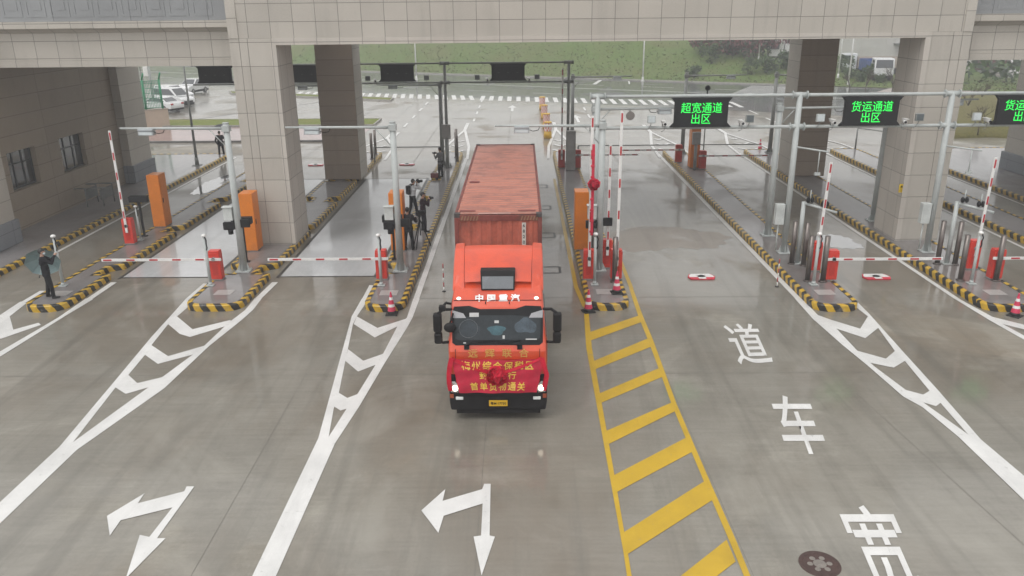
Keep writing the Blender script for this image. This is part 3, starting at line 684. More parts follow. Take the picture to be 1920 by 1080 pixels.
def cctv(x, Y, z, label, side=1):
    t = thing('security_camera', (x, Y, z), label, 'security camera', 'cameras mounted on the gantries')
    mb = MB(); mb.cyl((0, .12, .16), (side*.05, -.18, .10), .065, .06, 12); mb.box(-.07, .07, -.2, .16, .20, .215); mb.build('housing', m_wht, t)
    mb = MB(); mb.cyl((side*.052, -.181, .10), (side*.053, -.19, .098), .05, .05, 12); mb.build('lens', m_black, t)
    mb = MB(); mb.cyl((0, .1, -.02), (0, .1, .12), .022, .022, 8); mb.tube([(.02, .1, .1), (side*.10, .06, .0), (side*.06, .05, -.16), (-side*.04, .05, -.2)], .013, 6); mb.build('bracket', m_steeld, t)
def floodlight(x, Y, z, label, dark=True):
    t = thing('flood_light', (x, Y, z), label, 'flood light', 'flood lights mounted on the gantries')
    mb = MB(); mb.box(-.15, .15, -.06, .05, .12, .40, bev=.012); mb.build('housing', m_steeld if dark else m_steel, t)
    mb = MB(); mb.box(-.12, .12, -.068, -.061, .15, .37); mb.build('lens', M('dull lamp glass', (.10, .12, .13), .15) if dark else M('lamp glass', (.55, .6, .62)), t)
    mb = MB(); mb.tube([(0, 0, .12), (-.02, .02, .02), (-.10, .02, -.10), (-.16, .02, -.12)], .016, 6); mb.build('bracket', m_steeld, t)
YG = 30.2
for px, lb, sd in ((1388, 'white security camera with hanging cable, just right of the extra wide lane sign', 1), (1559, 'white security camera at the left of the middle freight lane sign', 1), (1696, 'white security camera at the right of the middle freight lane sign', -1), (1848, 'white security camera left of the sign at the picture edge', 1)):
    p = V(px, 232, YG); cctv(p.x, YG, 5.17, lb, sd)
for px, lb, dk in ((1405, 'dark flood light between the extra wide lane sign and the gantry post', True), (1537, 'pale flood light left of the middle freight lane sign', False), (1722, 'dark flood light in front of the right granite pillar', True), (1829, 'pale flood light left of the sign at the picture edge', False), (1221, 'pale flood light left of the extra wide lane sign', False)):
    p = V(px, 232, YG); floodlight(p.x, YG, 5.17, lb, dk)
p = V(1243, 232, YG); cctv(p.x, YG, 5.17, 'white security camera between the flood light and the extra wide lane sign', 1)
p = V(1200, 212, YG); 
t = thing('siren_speaker', (p.x, 32.95, 5.25), 'round grey alarm horn hanging from the pole arm left of the extra wide lane sign', 'alarm horn')
mb = MB(); mb.cyl((0, .1, 0), (0, -.12, -.02), .09, .18, 18); mb.build('horn', M('dull brown grey horn', (.22, .2, .19)), t); mb = MB(); mb.box(-.03, .03, -.02, .06, .05, .2); mb.build('bracket', m_steeld, t)
for px, lb in ((690, 'dark flood light left of the black signboard left of the truck'), (800, 'dark flood light right of the black signboard left of the truck'), (895, 'dark flood light left of the black signboard above the container'), (1007, 'dark flood light right of the black signboard above the container')):
    p = V(px, 152, 48.8); floodlight(p.x, 48.8, 5.25, lb)
for px, lb in ((703, 'small white camera on the dark gantry, left of the sign left of the truck'), (913, 'small white camera on the dark gantry, left of the sign above the container'), (991, 'small white camera on the dark gantry, right of the sign above the container')):
    p = V(px, 152, 48.8); cctv(p.x, 48.8, 5.25, lb)

# barrier gates
def barrier(label, boom=4.0, up=False, side=-1, tilt=0.0, hgt=1.05, far=False):
    t = thing('barrier_gate', (0, 0, 0), label, 'barrier gate', 'red barrier gates')
    mb = MB(); mb.box(-.20, .20, -.16, .16, .03, hgt-.02, bev=.02); mb.box(-.19, .19, -.15, .15, hgt-.018, hgt+.035, bev=.018)
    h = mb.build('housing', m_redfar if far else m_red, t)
    mb = MB(); mb.box(-.22, .22, -.18, .18, 0, .03, bev=.006); mb.build('base_plate', m_steeld, t)
    mb = MB(); mb.box(-.10, .10, -.166, -.161, .18, .62); mb.build('door', M('red door paint', (.50, .03, .02), .4), h)
    z = .80; n = 5; L = boom
    mb = MB(); R_ = Matrix.Rotation(tilt, 3, 'Y')
    def q(a0, a1, b0, b1, c0, c1, m):
        bb = bmesh.new(); bmesh.ops.create_cube(bb, size=1)
        for v in bb.verts: v.co = ((a0+a1)/2+v.co.x*(a1-a0), (b0+b1)/2+v.co.y*(b1-b0), (c0+c1)/2+v.co.z*(c1-c0))
        if m == 0: bmesh.ops.bevel(bb, geom=bb.edges[:], offset=.008, segments=2, affect='EDGES')
        for v in bb.verts:
            p_ = Vector(v.co)
            if up: p_ = R_ @ Vector((-side*p_.z, p_.y, p_.x*1.0))
            else: p_ = Vector((side*p_.x, p_.y, p_.z))
            v.co = (p_.x, p_.y, p_.z+z)
        bmesh.ops.recalc_face_normals(bb, faces=bb.faces[:])
        mb.add(bb, m)
    q(-.28, L, -.24, -.195, -.05, .05, 0)
    for k in range(n):
        xx = .45+k*(L-.7)/(n-1)-.12
        q(xx, xx+.30, -.2445, -.2395, -.026, .032, 1)
    mb.build('boom', [m_wht, M('red boom dash', (.45, .02, .03), .5)], t)
    mb = MB(); mb.cyl((0, -.24, z), (0, -.10, z), .07, .07, 14); mb.build('hub', m_steeld, t)
    return t
def put(t, x, y, z=HK, rz=0.0): t.location = (x, y, z); t.rotation_euler = (0, 0, rz); return t
put(barrier('red barrier gate with upright boom on the leftmost island', 3.9, True), -16.3, 32.26)
b2 = put(barrier('red barrier gate with lowered boom, on the second island beside the thin white post'), -10.96, 27.5)
copy_tree(b2, (-5.0, 27.45, HK), label='red barrier gate with lowered boom across the lane left of the truck')
put(barrier('red barrier gate with upright boom wrapped in red ribbon, right of the truck', 4.95, True), 2.39, 27.3)
put(barrier('narrow red barrier gate with the tallest upright boom, right of the ribboned boom', 5.1, True), 3.36, 27.3)
put(barrier('red barrier gate behind the grey post, with a second upright boom among the booms', 3.8, True), 3.16, 28.6)
put(barrier('red barrier gate with upright boom left of the right granite pillar', 3.2, True, tilt=.03), 10.66, 28.1)
b6 = put(barrier('red barrier gate with boom lowered towards the right granite pillar', 3.75, False, 1), 10.86, 27.05)
put(barrier('large red barrier gate with upright boom on the island of the right pillar', 3.3, True, tilt=.02), 16.4, 28.2)
put(barrier('red barrier gate with lowered boom running out of the right edge', 3.75, False, 1), 16.62, 27.05)
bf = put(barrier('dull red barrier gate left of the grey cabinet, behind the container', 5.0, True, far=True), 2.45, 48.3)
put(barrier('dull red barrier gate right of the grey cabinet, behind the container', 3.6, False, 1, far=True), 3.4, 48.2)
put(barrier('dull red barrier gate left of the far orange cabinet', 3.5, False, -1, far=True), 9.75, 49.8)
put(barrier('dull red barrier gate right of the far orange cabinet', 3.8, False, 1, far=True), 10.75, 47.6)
# ribbon and rosette on the upright boom
t = thing('red_ribbon', (2.42, 26.98, 1.9), 'red ribbon with a round rosette tied to the upright boom right of the truck', 'ribbon')
m_ribbon = M('crimson satin', (.55, .015, .05), .38, 0, .2, 3)
mb = MB(); mb.box(-.03, .065, -.03, -.0, .0, 3.15, bev=.01)
for k in range(8): mb.box(-.062, .070, -.04, .03, .1+k*.38, .17+k*.38, bev=.01)
mb.build('band', m_ribbon, t)
def rosette(mb, c, r, n=46, seed=1):
    rr = random.Random(seed)
    for i in range(n):
        th = math.acos(1-1.3*rr.random()); ph = rr.uniform(0, 6.283)
        d = Vector((math.sin(th)*math.cos(ph), -math.cos(th)*.75, math.sin(th)*math.sin(ph)))
        u = d.cross(Vector((.3, .2, .9))).normalized(); v = d.cross(u)
        o = Vector(c)+d*r*rr.uniform(.45, .8); s = r*.48
        for k in range(5):
            a0, a1 = k*1.2566, (k+1)*1.2566
            p0 = o+(u*math.cos(a0)+v*math.sin(a0))*s+d*s*rr.uniform(-.1, .5); p1 = o+(u*math.cos(a1)+v*math.sin(a1))*s+d*s*rr.uniform(-.1, .5)
            mb.face([o, p0, p1])
    mb.ell(c, (r*.45, r*.3, r*.45), 0, 10)
mb = MB(); rosette(mb, (.06, -.06, 1.82), .22); mb.build('rosette', m_ribbon, t)

# thin camera posts
def thin_post(label):
    t = thing('camera_post', (0, 0, 0), label, 'camera post', 'thin white posts with a small camera on top')
    mb = MB(); mb.cyl((0, 0, 0), (0, 0, 1.72), .055, .05, 12); mb.box(-.13, .13, -.13, .13, 0, .02); mb.cyl((0, 0, .02), (0, 0, .12), .075, .06, 12); mb.build('post', m_steel, t)
    mb = MB(); mb.ell((0, -.02, 1.82), (.085, .095, .06), 0, 12); mb.cyl((0, 0, 1.72), (0, 0, 1.8), .03, .03, 8); mb.build('camera', m_wht, t)
    mb = MB(); mb.tube([(.03, -.05, 1.80), (.085, -.07, 1.66), (.065, -.06, 1.52), (.08, -.06, 1.40), (.05, -.05, 1.30)], .022, 7); mb.build('cable', m_black, t)
    return t
tp = put(thin_post('thin white camera post beside the photographer under the teal umbrella'), -16.25, 26.85)
for x, y, lb in ((-10.98, 26.8, 'thin white camera post in front of the barrier housing on the second island'), (-4.92, 26.7, 'thin white camera post in front of the barrier left of the truck'), (2.55, 26.65, 'thin white camera post in front of the ribboned boom'), (10.12, 26.5, 'thin white camera post before the two red housings left of the right pillar'), (15.55, 26.5, 'thin white camera post in front of the large red barrier by the right edge'), (-16.13, 32.78, 'thin white camera post beside the barrier with upright boom on the leftmost island')):
    c = copy_tree(tp, (x, y, HK), label=lb)
    if y > 30: c.scale = (.8, .8, .8)
# guard posts
def guard_post(label, hgt=1.62):
    t = thing('guard_post', (0, 0, 0), label, 'guard post', 'brushed steel guard posts')
    mb = MB(); mb.cyl((0, 0, 0), (0, 0, hgt), .09, .09, 16); mb.ell((0, 0, hgt), (.09, .09, .03), 0, 16); mb.build('post', m_stain, t)
    mb = MB(); mb.cyl((0, 0, 0), (0, 0, .03), .15, .14, 16); mb.build('base', m_stain, t)
    return t
gp = put(guard_post('left guard post of the rear pair, beside the gantry post left of the right pillar'), 10.12, 28.9)
for x, y, lb in ((10.5, 28.7, 'right guard post of the rear pair, beside the gantry post left of the right pillar'), (10.04, 26.9, 'guard post right behind a thin white post, left of the right pillar'), (10.56, 26.85, 'guard post in front of the red housing with the boom lowered towards the right pillar'),
               (15.5, 28.8, 'guard post just right of the foot of the right granite pillar'), (15.38, 26.9, 'guard post left of the large red barrier by the right edge'), (16.56, 26.8, 'guard post in front of the smaller red housing by the right edge'), (16.1, 28.7, 'guard post close to the large red barrier by the right edge, behind its boom'),
               (3.27, 26.9, 'guard post in front of the tallest upright boom'), (2.72, 30.3, 'guard post left of the ribboned boom, against the orange cabinet'), (-9.62, 53.3, 'taller guard post beyond the brown left rear pillar'), (-9.6, 51.8, 'shorter guard post beyond the brown left rear pillar'), (-4.18, 52.1, 'guard post at the far end of the island just left of the container'), (-4.25, 53.4, 'farther guard post at the far end of the island just left of the container'), (-4.0, 50.6, 'nearest guard post beside the left rear corner of the container')):
    copy_tree(gp, (x, y, HK), label=lb)
# card terminals on a black stand
def terminal(label):
    t = thing('card_terminal', (0, 0, 0), label, 'card terminal', 'black card terminals on a stand')
    mb = MB(); mb.box(-.04, .04, -.04, .04, 0, 1.55, bev=.008); mb.build('stand', m_black, t)
    mb = MB(); mb.box(-.12, .12, -.10, .10, 0, .02); mb.build('base', m_black, t)
    mb = MB(); mb.box(-.38, .38, -.14, .14, 1.50, 1.76, bev=.02); mb.build('head', m_black, t)
    return t
ct = put(terminal('black card terminal beside the leftmost orange cabinet'), -16.25, 33.4, HK, .05)
copy_tree(ct, (-4.9, 29.75, HK), .05, 'black card terminal beside the orange cabinet behind the tripod man')
copy_tree(ct, (-10.6, 29.6, HK), .05, 'black card terminal beside the orange cabinet at the left granite pillar')
# orange inspection cabinets
def cabinet(label, mat=m_orange, hgt=2.35, w=.27, d=.36):
    t = thing('orange_cabinet', (0, 0, 0), label, 'cabinet', 'tall orange cabinets on the islands')
    mb = MB(); mb.box(-w, w, -d, d, .02, hgt, bev=.015); mb.build('body', mat, t)
    mb = MB(); mb.box(-w+.01, w-.01, -d+.01, d-.01, 0, .025); mb.build('plinth', m_steeld, t)
    mb = MB(); mb.box(w, w+.008, -d+.06, d-.06, .15, hgt-.12, bev=.003); mb.build('door', mat, t)
    mb = MB(); mb.box(w+.008, w+.03, -.26, -.22, 1.1, 1.3, bev=.005); mb.build('handle', m_black, t)
    return t
oc = put(cabinet('orange cabinet on the leftmost island, left of the camera pole'), -16.22, 35.25)
for x, y, lb in ((-10.86, 31.35, 'orange cabinet standing against the left granite portal pillar'), (-4.93, 31.25, 'orange cabinet behind the camera pole, next to the camera crew'), (2.38, 31.2, 'orange cabinet right of the container, behind the ribboned boom'), (10.35, 48.2, 'orange cabinet at the far end of the wide lane, between two dull red barriers')): copy_tree(oc, (x, y, HK), label=lb)
def grey_cabinet(label):
    t = thing('grey_cabinet', (0, 0, 0), label, 'cabinet', 'grey cabinets on poles at the far island ends')
    mb = MB(); mb.box(-.28, .28, -.2, .2, .0, 2.3, bev=.02); mb.build('body', M('grey cabinet', (.30, .29, .285), .5), t)
    mb = MB(); mb.box(-.22, .22, -.21, -.201, 1.2, 2.1); mb.build('door', M('grey cabinet door', (.36, .35, .345), .5), t)
    return t
put(grey_cabinet('grey cabinet between the dull red barriers behind the right side of the container'), 2.95, 47.6)
t = thing('control_box', (-4.45, 48.5, HK), 'grey control box on its post beside the man in grey at the far island end', 'control box')
mb = MB(); mb.box(-.26, .26, -.12, .12, 1.75, 2.6, bev=.02); mb.build('box', M('grey cabinet', (.3, .29, .285)), t); mb = MB(); mb.cyl((0, 0, 0), (0, 0, 1.8), .11, .10, 12); mb.build('post', m_steeld, t)
t['group'] = 'control boxes on posts'
c = copy_tree(t, (10.25, 47.3, HK), label='control box on a post in front of the far orange cabinet')
c.scale = (.9, .9, .85)
# antenna stands with black readers
def reader(label):
    t = thing('reader_stand', (0, 0, 0), label, 'reader stand', 'pale stands with paired black readers')
    mb = MB(); mb.cyl((0, 0, 0), (0, 0, 2.35), .085, .075, 14); mb.box(-.18, .18, -.18, .18, 0, .02); mb.build('post', m_steel, t)
    mb = MB(); mb.cyl((0, 0, 2.3), (.95, -.75, 2.12), .05, .045, 12); mb.build('arm', m_steel, t)
    for k in (.18, .62):
        mb = MB(); x, y, z = .95*k, -.75*k, 2.32-.18*k; mb.cyl((x, y, z+.1), (x, y, z+.52), .02, .02, 8)
        for s in (-1, 1): mb.ell((x+s*.075, y-.02, z+.16), (.07, .09, .11), 1, 10)
        mb.build('reader', [m_steel, m_black], t)
    return t
rd = put(reader('pale stand with black readers left of the right granite pillar'), 10.35, 28.95)
copy_tree(rd, (15.85, 28.8, HK), label='pale stand with black readers just right of the right granite pillar')
# red and white lane sensors
def sensor(label):
    t = thing('lane_sensor', (0, 0, 0), label, 'lane sensor', 'red and white sensor plates on the lanes')
    mb = MB(); P = [(-.42, -.24), (.42, -.24), (.5, 0), (.40, .30), (-.40, .30), (-.5, 0)]
    mb.prism([(x, y, 0) for x, y in P], (0, 0, .05), 0, bev=.012); mb.build('plate', M('red plate paint', (.58, .03, .06), .4), t)
    mb = MB()
    for q in (((-.13, -.243), (.13, -.243), (.16, .302), (-.16, .302)), ((-.45, -.06), (.45, -.06), (.43, .12), (-.43, .12))): mb.prism([(x, y, .045) for x, y in q], (0, 0, .0085))
    mb.face([(-.34, .30, .0535), (-.16, .302, .0535), (-.16, .12, .0535), (-.43, .12, .0535)][::-1]); mb.face([(.34, .30, .0537), (.16, .302, .0537), (.16, .12, .0537), (.43, .12, .0537)]); mb.build('cross', m_wht, t)
    mb = MB(); mb.cyl((0, .03, .052), (0, .03, .075), .12, .10, 16); mb.build('cap', m_rubber, t)
    return t
ls = put(sensor('red and white sensor plate on the wide lane, right of the truck'), *G(1315, 521)[:2], .004)
for px, py, lb in ((1643, 521, 'red and white sensor plate behind the lowered boom left of the right pillar'), (592, 310, 'small red and white sensor plate beside the brown left rear pillar'), (763, 309, 'small red and white sensor plate between the rear pillar and the truck')): p = G(px, py); copy_tree(ls, (p.x, p.y, .004), label=lb)
# traffic cones
def cone(label):
    t = thing('traffic_cone', (0, 0, 0), label, 'traffic cone', 'red and white traffic cones')
    mb = MB(); mb.box(-.19, .19, -.19, .19, 0, .035, bev=.008); mb.cyl((0, 0, .03), (0, 0, .13), .165, .135, 20); mb.build('base', m_rubber, t)
    rr = lambda z: .135-(z-.13)*(.105/.57)
    cs = [(.13, .27, 1), (.27, .36, 0), (.36, .50, 1), (.50, .59, 0), (.59, .70, 1)]
    mb = MB()
    for a, b, m in cs: mb.cyl((0, 0, a), (0, 0, b), rr(a), rr(b), 20, m, cap=False)
    mb.cyl((0, 0, .70), (0, 0, .76), .032, .022, 10, 1); mb.build('body', [m_wht, M('pinkish red cone', (.60, .04, .10), .5)], t)
    return t
cn = put(cone('traffic cone in front of the nose of the island left of the truck'), -4.22, 24.42, .004)
for x, y, z, lb in ((2.17, 24.55, .004, 'traffic cone on the road at the left corner of the island right of the truck'), (3.22, 25.75, HK, 'traffic cone standing on top of the island right of the truck'), (15.62, 23.95, .004, 'traffic cone in front of the island nose at the right edge'), (16.3, 55.1, .02, 'small distant traffic cone beyond the wide lane, near the brown right rear pillar')): copy_tree(cn, (x, y, z), random.uniform(0, 1), lb)
# checkered crash drums
def drum(label):
    t = thing('crash_drum', (0, 0, 0), label, 'crash drum', 'row of checkered drums on the far lane line')
    mb = MB(); mb.cyl((0, 0, 0), (0, 0, .55), .30, .27, 20); mb.cyl((0, 0, 1.16), (0, 0, 1.24), .31, .27, 20); mb.build('drum', M('yellow plastic drum', (.60, .36, .04), .5), t)
    mb = MB(); n = 16
    for i in range(n):
        for k in range(4):
            a0, a1 = 2*math.pi*i/n, 2*math.pi*(i+1)/n; z0, z1 = .55+k*.1525, .55+(k+1)*.1525; r = .285
            mb.face([(r*math.cos(a0), r*math.sin(a0), z0), (r*math.cos(a1), r*math.sin(a1), z0), (r*math.cos(a1), r*math.sin(a1), z1), (r*math.cos(a0), r*math.sin(a0), z1)], (i+k) % 2, True)
    bmesh.ops.remove_doubles(mb.bm, verts=mb.bm.verts[:], dist=1e-4)
    mb.build('checkered_wrap', [m_wht, M('orange red check', (.55, .10, .05), .5)], t)
    return t
dr = put(drum('nearest checkered red and white drum in the row beyond the container'), 2.05, 61.2, .01)
for y, lb in ((66.2, 'second nearest checkered drum in the row beyond the container'), (72.3, 'third nearest checkered drum in the row beyond the container'), (79, 'farthest checkered drum in the row, close to the crosswalk')): copy_tree(dr, (2.1, y, .01), .1, lb)
# flexible marker posts beside the truck lane
for x, y, lb in ((-2.72, 26.6, 'thin red and white marker stick left of the truck'), (9.0, 26.9, 'thin red and white marker stick beside the island kerb right of the wide lane')):
    t = thing('marker_stick', (x, y, .004), lb, 'marker stick', 'thin red and white marker sticks')
    mb = MB()
    for k in range(6): mb.cyl((0, 0, k*.17), (0, 0, k*.17+.17), .02, .02, 8, k % 2)
    mb.build('stick', [m_wht, M('dull red', (.4, .05, .05))], t)
    mb = MB(); mb.cyl((0, 0, 0), (0, 0, .02), .07, .06, 10); mb.build('foot', m_rubber, t)
# ---------------------------------------------------------------- the truck
m_cab = M('orange red cab paint', (.62, .066, .020), .38, 0, .09, 1.6, coat=.5, dirt=(.45, .055, .03))
m_trim = M('black bumper plastic', (.012, .011, .012), .55, 0, .2, 4, spec=.22)
m_chrome = M('headlamp chrome', (.6, .6, .6), .15, .9, .05)
TX, TY = -.57, 17.28
truck = thing('truck', (TX, TY, 0), 'orange red tractor truck facing forward with headlights on and a red banner on its front', 'truck')
HW = 1.17
def side_loft(mb, prof, halfw, m=0, bev=.05):
    """profile in (y, z), extruded over the width, edges rounded"""
    mb.prism([(-halfw, y, z) for y, z in prof], (2*halfw, 0, 0), m, bev)
# cab shell: narrower towards the roof
b = bmesh.new()
prof = [(.06, .72), (.0, .95), (.0, 1.80), (.10, 1.98), (.50, 2.72), (.62, 2.84), (.92, 2.97), (1.15, 3.06), (1.32, 3.24), (2.28, 3.30), (2.30, 1.0), (1.5, .95), (1.35, 1.15), (.45, 1.15), (.35, .72)]
vs0 = []
def wz(y, z): return HW-.02 if z < 1.9 else HW-.02-.10*min(1, (z-1.9)/1.4)
ring = []
for sx in (-1, 1): ring.append([b.verts.new((sx*wz(y, z), y, z)) for y, z in prof])
n = len(prof)
for i in range(n):
    j = (i+1) % n; b.faces.new((ring[0][i], ring[0][j], ring[1][j], ring[1][i]))
b.faces.new(ring[0][::-1]); b.faces.new(ring[1])
bmesh.ops.recalc_face_normals(b, faces=b.faces[:])
bmesh.ops.bevel(b, geom=[e for e in b.edges if abs(e.verts[0].co.x) > .5 and e.verts[0].co.x*e.verts[1].co.x > 0 and min(v.co.y for v in e.verts) < 2.0 and min(v.co.z for v in e.verts) > .7], offset=.075, segments=3, affect='EDGES', profile=.5)
for f in b.faces: f.smooth = False
mb = MB(); mb.add(b); cab = mb.build('cab', m_cab, truck)
# roof spoiler between two cheeks
sp = MB()
N = 10; W2 = 1.08
def spy(t): return 1.10+t*1.22
def spz(t): return 3.14+.56*math.sin(t*math.pi/2)**.9+.0*t
for i in range(N):
    t0, t1 = i/N, (i+1)/N
    w0, w1 = .70+.38*0, .70
    for k in range(8):
        u0, u1 = -1+2*k/8, -1+2*(k+1)/8
        xx = lambda u, t: u*(.80+.06*t); zz = lambda u, t: spz(t)+.02*(1-u*u)
        f = sp.face([(xx(u0, t0), spy(t0), zz(u0, t0)), (xx(u1, t0), spy(t0), zz(u1, t0)), (xx(u1, t1), spy(t1), zz(u1, t1)), (xx(u0, t1), spy(t1), zz(u0, t1))], 0, True)
bmesh.ops.remove_doubles(sp.bm, verts=sp.bm.verts[:], dist=1e-4)
sp.build('spoiler', m_cab, truck)
for s in (-1, 1):
    ck = MB(); P = [(.95, 2.98), (1.18, 3.18), (1.60, 3.50), (2.02, 3.72), (2.40, 3.76), (2.55, 3.70), (2.55, 2.6), (1.9, 2.6)]
    q = [(s*.80, y, z) for y, z in P]
    bb = bmesh.new(); A_ = [bb.verts.new((s*(.80+.06*max(0, min(1, (y-1.1)/1.22))), y, z)) for y, z in P]; B_ = [bb.verts.new((s*1.10, y+.10, z-.05)) for y, z in P]
    for i in range(len(P)):
        j = (i+1) % len(P); bb.faces.new((A_[i], A_[j], B_[j], B_[i]))
    bb.faces.new(A_); bb.faces.new(B_[::-1]); bmesh.ops.recalc_face_normals(bb, faces=bb.faces[:])
    bmesh.ops.bevel(bb, geom=bb.edges[:], offset=.035, segments=2, affect='EDGES', profile=.5); ck.add(bb); ck.build('spoiler_cheek', m_cab, truck)
mb = MB(); mb.prism([(-1.04, 2.2, 3.25), (1.04, 2.2, 3.25), (1.0, 2.26, 3.66), (-1.0, 2.26, 3.66)], (0, .05, 0)); mb.build('spoiler_back', m_cab, truck)
# roof hatch with dark glass, recessed in a frame
mb = MB(); mb.prism([(-.40, .93, 2.98), (.40, .93, 2.98), (.42, 1.15, 3.42), (-.42, 1.15, 3.42)], (0, .25, 0), 0, .02); hf = mb.build('roof_hatch', m_trim, truck)
mb = MB(); mb.prism([(-.37, .94, 3.02), (.37, .94, 3.02), (.375, 1.075, 3.29), (-.375, 1.075, 3.29)], (0, -.014, .007), 0); mb.build('pane', M('hatch glass', (.15, .165, .18), .25, 0, .1, 2, coat=.3), hf)
# windscreen: dark glass with a black header band, seats and things behind it are seen through the lower half
ws0, ws1 = Vector((0, .095, 1.955)), Vector((0, .505, 2.735)); up = (ws1-ws0).normalized(); nrm = Vector((0, -up.z, up.y))
def wsp(x, t, off=.0): return Vector((x, 0, 0))+ws0.lerp(ws1, t)+nrm*off
def plate(mb, pts, th, m=0): mb.prism(pts, -nrm*th, m)
mb = MB(); P = [(-.98, -.04), (.98, -.04), (1.06, .03), (1.075, .82), (1.02, 1.0), (.66, 1.02), (.42, .93), (-.42, .93), (-.66, 1.02), (-1.02, 1.0), (-1.075, .82), (-1.06, .03)]
plate(mb, [wsp(x, t, .016) for x, t in P], .03); wsc = mb.build('windscreen', M('windscreen black edge', (.008, .008, .010), .45, 0, .2, 2, spec=.2), truck)
m_wsg = M('windscreen glass', (.022, .028, .033), .35, 0, .35, 1.6, spec=.3)
mb = MB(); P = [(-.92, .10), (.92, .10), (1.0, .16), (1.02, .70), (.40, .76), (-.40, .76), (-1.02, .70), (-1.0, .16)]
plate(mb, [wsp(x, t, .019) for x, t in P], .004); mb.build('pane', m_wsg, wsc)
m_vis = M('pale sun visor', (.34, .34, .36), .6, 0, .1)
for s in (-1, 1):
    mb = MB(); plate(mb, [wsp(s*x, t, .0225) for x, t in ((.74, .69), (1.06, .69), (1.07, .90), (1.02, .885), (.80, .81))], .004); mb.build('sun_visor', m_vis, wsc)
mb = MB()
for x0, x1, t0, t1, m in ((-.66, -.44, .72, .83, 0), (-.07, .03, .55, .62, 0), (.66, .92, .10, .13, 0), (.12, .17, .13, .22, 0), (-.80, -.74, .01, .04, 0)):
    plate(mb, [wsp(x0, t0, .0225), wsp(x1, t0, .0225), wsp(x1, t1, .0225), wsp(x0, t1, .0225)], .003)
mb.build('stickers', M('white sticker', (.5, .5, .5)), wsc)
def soft(cx, t, r, rt, col, name):
    mb = MB(); pts = []
    for i in range(22):
        a = i*2*math.pi/22; k = 1+.13*math.sin(3*a+cx*5)+.07*math.sin(5*a); pts.append(wsp(cx+r*k*math.cos(a), t+rt*k*math.sin(a), .0215))
    plate(mb, pts, .0045); mb.build(name, M('interior '+name, tuple(c*.8 for c in col), .5, 0, .5, 5, spec=.3), wsc)
soft(-.02, .36, .20, .13, (.055, .12, .145), 'dashboard_cloth'); soft(.66, .47, .26, .20, (.075, .10, .125), 'passenger_seat'); soft(-.66, .40, .25, .24, (.035, .045, .055), 'driver_seat')
sw = MB()
for k in range(20):
    a0, a1 = k*2*math.pi/20, (k+1)*2*math.pi/20
    sw.cyl(wsp(-.68+.22*math.cos(a0), .40+.24*math.sin(a0), .024), wsp(-.68+.22*math.cos(a1), .40+.24*math.sin(a1), .024), .011, .011, 6)
sw.build('steering_wheel', M('grey steering wheel', (.09, .10, .11), .4), wsc)
for s in (-1, 1):
    mb = MB(); mb.tube([wsp(s*.62-.1, -.04, .04), wsp(s*.30-.3, .06, .05)], .012, 6); mb.tube([wsp(s*.30-.35, .03, .05), wsp(s*.30+.25, .085, .05)], .014, 6); mb.box(s*.62-.16, s*.62-.04, .0, .1, 1.85, 1.93); mb.build('wiper', m_black, truck)
# roof markers and lettering on the header
for s in (-1, 1):
    mb = MB(); mb.ell((s*.92, .66, 2.885), (.055, .05, .035), 0, 12); mb.build('marker_lamp', M('lit marker lamp', (.9, .85, .75), .3, 0, 0, 3, emit=1.2), truck)
def cab_text(txt, size, width, ctr, normal, upv, mat, thick=.012, name='lettering', spacing=1.0, parent=None, origin=None):
    b = text_bm(txt, size, thick, .003, spacing); xs = [v.co.x for v in b.verts]; ys = [v.co.y for v in b.verts]
    k = width/(max(xs)-min(xs)); cx, cy = (max(xs)+min(xs))/2, (max(ys)+min(ys))/2; nn = Vector(normal).normalized(); uu = Vector(upv).normalized()
    for v in b.verts:
        x, y, z = v.co; v.co = Vector(ctr)+Vector((x-cx, 0, 0))*k+uu*(y-cy)*k+nn*(z+.004)
    mb = MB(); mb.add(b); return mb.build(name, mat, parent or truck)
h0, h1 = Vector((0, .62, 2.84)), Vector((0, .92, 2.97)); hu = (h1-h0).normalized(); hn = Vector((0, -hu.z, hu.y))
cab_text('中国重汽', .3, 1.06, (0, .68, 2.885), (0, -.55, .83), (0, .83, .55), M('white lettering', (.8, .8, .8)), .010, spacing=1.62)
for s in (-.28, .28):
    mb = MB(); mb.cyl((s, .53, 2.79), (s, .50, 2.86), .012, .012, 8); mb.build('washer_nozzle', m_black, truck)
cab_text('远辉联合', .3, 1.42, (0.02, -.004, 1.76), (0, -1, 0), (0, 0, 1), M('gold cab lettering', (.62, .33, .08)), .004, spacing=2.4)
